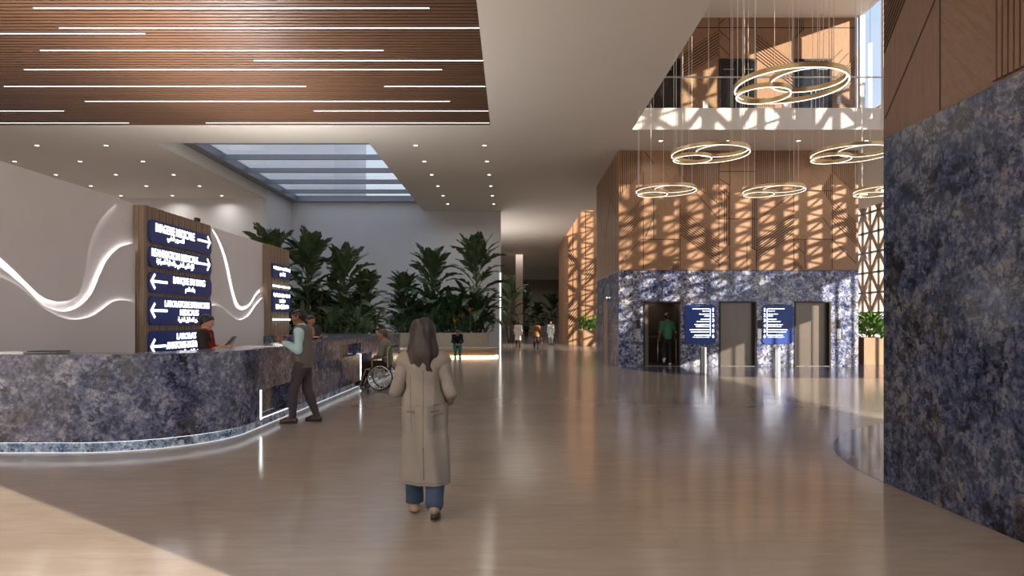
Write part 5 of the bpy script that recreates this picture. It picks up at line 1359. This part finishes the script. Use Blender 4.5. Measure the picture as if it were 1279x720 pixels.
# ------------------------------------------------------------------ person seated on the bench
p=thing('person','person in black top and teal trousers sitting bent forward on the lit bench','person',(-2.46,30.45,0),PI+math.radians(8))
f=Figure(1.66,True,pitch=math.radians(-40),pelvis=(0,-.12,.53),waist=(0,-.08,.66),chest=(0,.04,.86),neck=(0,.12,1.01),head=(0,.21,1.12),
 lsh=(-.17,.09,.97),rsh=(.17,.09,.97),lel=(-.21,.18,.72),lwr=(-.09,.34,.62),rel=(.21,.18,.72),rwr=(.08,.34,.62),
 lhp=(-.09,-.1,.51),rhp=(.09,-.1,.51),lkn=(-.11,.30,.51),rkn=(.11,.30,.51),lan=(-.10,.30,.085),ran=(.10,.26,.085),lto=(-.11,.44,.03),rto=(.11,.40,.03))
f.body(p,M['skin_a'],.011); short_hair(f,p,M['hair_k'],full=.008); f.eyes(p)
f.garment('top',p,fabric('top_black',srgb(36,32,36),.08,200),f.torso()+f.arm('l',.95)+f.arm('r',.95),.02,.045,[((0,0,-1),-.47)],.011,.003)
f.garment('trousers',p,fabric('trousers_teal',srgb(42,118,112),.08,200),f.leg('l')+f.leg('r')+[cone((0,-.12,.52),(0,-.1,.62),.13,.12,.8)],.016,.04,[((0,0,-1),-.08)],.011,.003)
for d in 'lr': f.shoe(d,p,plain('shoe_navy',srgb(32,42,62),.6),M['rubber'],.01)

# ------------------------------------------------------------------ far walkers
def walker(label,loc,rz,H,top,bottom,coat,hair='hair_k',female=True,skinm='skin_a',step=.16,long=False):
    p=thing('person',label,'person',loc,rz); k=H/1.75
    f=Figure(H,female,lkn=(-.10*k,.11*k,.5*k),lan=(-.10*k,step*k,.085*k),lto=(-.11*k,(step+.15)*k,.03*k),rkn=(.10*k,.0,.5*k),ran=(.10*k,-step*k,.12*k),rto=(.11*k,(-step+.13)*k,.03*k))
    f.body(p,M[skinm],.013); short_hair(f,p,M[hair],.011,.006)
    pr=f.torso()+f.arm('l',.95)+f.arm('r',.95)
    if coat>0: pr=pr+[cone((0,0,.95*k),(0,0,coat*k),.15*k,.19*k,.8)]
    f.garment('coat' if coat>0 else 'top',p,top,pr,.024,.05,[((0,0,-1),-(coat if coat>0 else .88)*k)],.013,.004)
    f.garment('trousers',p,bottom,f.leg('l')+f.leg('r')+[cone((0,0,.9*k),(0,0,1.0*k),.13*k,.12*k,.74)],.012,.04,[((0,0,-1),-.08)],.013,.003)
    for d in 'lr': f.shoe(d,p,M['black'],M['rubber'],.011)
    return f
walker('person in a pale knee-length coat walking away in the far corridor, leftmost',(.36,42.8,0),0,1.60,fabric('coat_white',srgb(222,214,206),.04,120),fabric('legs_brown',srgb(96,62,48),.1,120),.48)
walker('woman in tan jacket and dark trousers with a bag, mid corridor',(1.42,40.5,0),math.radians(12),1.58,fabric('jacket_tan',srgb(140,104,66),.1,120),fabric('trousers_plum',srgb(58,42,48),.1,120),.78)
t=thing('handbag','dark red handbag carried by the woman in the tan jacket','bag',(1.72,40.42,.50))
MB().bevbox(-.05,.05,-.14,.14,-.24,0,.02).build('bag_body',plain('bag_burgundy',srgb(92,40,44),.5),t); MB().tube(catmull([(0,-.09,0),(0,-.06,.16),(0,.06,.16),(0,.09,0)],5),.009,6).build('bag_handle',M['black'],t)
walker('person in pale grey clothes standing by the far oak core',(2.66,47.2,0),math.radians(170),1.62,fabric('pale_grey',srgb(206,212,206),.04,120),fabric('pale_grey_trousers',srgb(190,196,192),.04,120),.55,step=.04)
walker('small dark figure in teal top at the far corridor end',(1.30,62.5,0),0,1.66,fabric('teal_dark',srgb(40,72,76),.1,120),fabric('dark_legs',srgb(40,38,44),.1,120),0,step=.05)
# ================================================================== light
w=bpy.data.worlds.new('sky'); S.world=w; w.use_nodes=True; nt=w.node_tree
bg=nt.nodes['Background']; tc=nt.nodes.new('ShaderNodeTexCoord'); sp=nt.nodes.new('ShaderNodeSeparateXYZ'); rp=nt.nodes.new('ShaderNodeValToRGB')
nt.links.new(tc.outputs['Generated'],sp.inputs[0]); nt.links.new(sp.outputs['Z'],rp.inputs[0]); nt.links.new(rp.outputs[0],bg.inputs[0])
e=rp.color_ramp.elements; e[0].position=0; e[0].color=(.95,.93,.9,1); e[1].position=.75; e[1].color=(.36,.48,.66,1)
for p,c in ((.12,(.74,.8,.86,1)),(.3,(.40,.51,.66,1))): k=e.new(p); k.color=c
bg.inputs[1].default_value=SKY
az=Vector((-.807,.59,0)); d=Vector((az.x,az.y,-.274)).normalized()
sl=bpy.data.lights.new('sun','SUN'); sl.energy=SUN; sl.angle=math.radians(.4); sl.color=(1,.88,.72)
so=bpy.data.objects.new('sun',sl); C.objects.link(so); so.rotation_euler=d.to_track_quat('-Z','Y').to_euler(); so.location=(20,-20,20)
# added fill lamps without fixtures, behind the viewer and along the corridor
def lamp(x,y,z,e,size=.6,col=(1,.97,.93)):
    l=bpy.data.lights.new('ceiling_fill','AREA'); l.shape='DISK'; l.size=size; l.energy=e; l.color=col; l.spread=2.8
    o=bpy.data.objects.new('ceiling_fill',l); C.objects.link(o); o.location=(x,y,z); return o
for x in (-11,-5.5,0,2.8):
    for y in (-9,-3,3): lamp(x,y,ZC-.03,HALL)
# added upward fill to brighten the ceiling: over partition, corridor, behind the viewer
def up_fill(x,y,z,e,sx,sy):
    l=bpy.data.lights.new('upward_fill','AREA'); l.shape='RECTANGLE'; l.size=sx; l.size_y=sy; l.energy=e; l.color=(1,.98,.96); l.spread=2.9
    o=bpy.data.objects.new('upward_fill',l); C.objects.link(o); o.location=(x,y,z); o.rotation_euler=(PI,0,0)
up_fill(-7.2,15,4.0,UP*1.5,.12,10); up_fill(-1.9,44,2.6,190,2.4,7); up_fill(-5,-5,2.6,UP,3,.4); up_fill(1,-5,2.6,UP,3,.4); up_fill(-10,2,2.6,UP*.6,.4,3)
cl=bpy.data.lights.new('cabin_fill','AREA'); cl.size=.5; cl.energy=7; cl.color=(1,.86,.7); cq=bpy.data.objects.new('cabin_fill',cl); C.objects.link(cq); cq.location=(5.34,25.6,2.48)  # added fill so the open cabin does not go black
for y in (43,52,62): lamp(.6,y,ZC-.03,CORR,2.2)  # more added fill, brightens the corridor
for y in (76,92): lamp(2,y,ZC-.03,70,3)
# ================================================================== camera
cd=bpy.data.cameras.new('camera'); co=bpy.data.objects.new('camera',cd); C.objects.link(co)
cd.sensor_fit='HORIZONTAL'; cd.sensor_width=36; cd.lens=36*F/1279; cd.shift_y=(VY-360)/1279; cd.shift_x=-(VX-639.5)/1279
co.location=(0,0,CH); co.rotation_euler=(PI/2,0,0); cd.clip_start=.05; cd.clip_end=500
S.camera=co
S.view_settings.view_transform='Standard'; S.view_settings.look='None'; S.view_settings.gamma=1; S.view_settings.use_curve_mapping=False; S.view_settings.exposure=EXPO
S.cycles.use_denoising=True; S.cycles.denoiser='OPENIMAGEDENOISE'; S.cycles.max_bounces=8; S.cycles.diffuse_bounces=5; S.cycles.glossy_bounces=4; S.cycles.transparent_max_bounces=12
S.cycles.sample_clamp_indirect=6; S.cycles.caustics_reflective=False; S.cycles.caustics_refractive=False
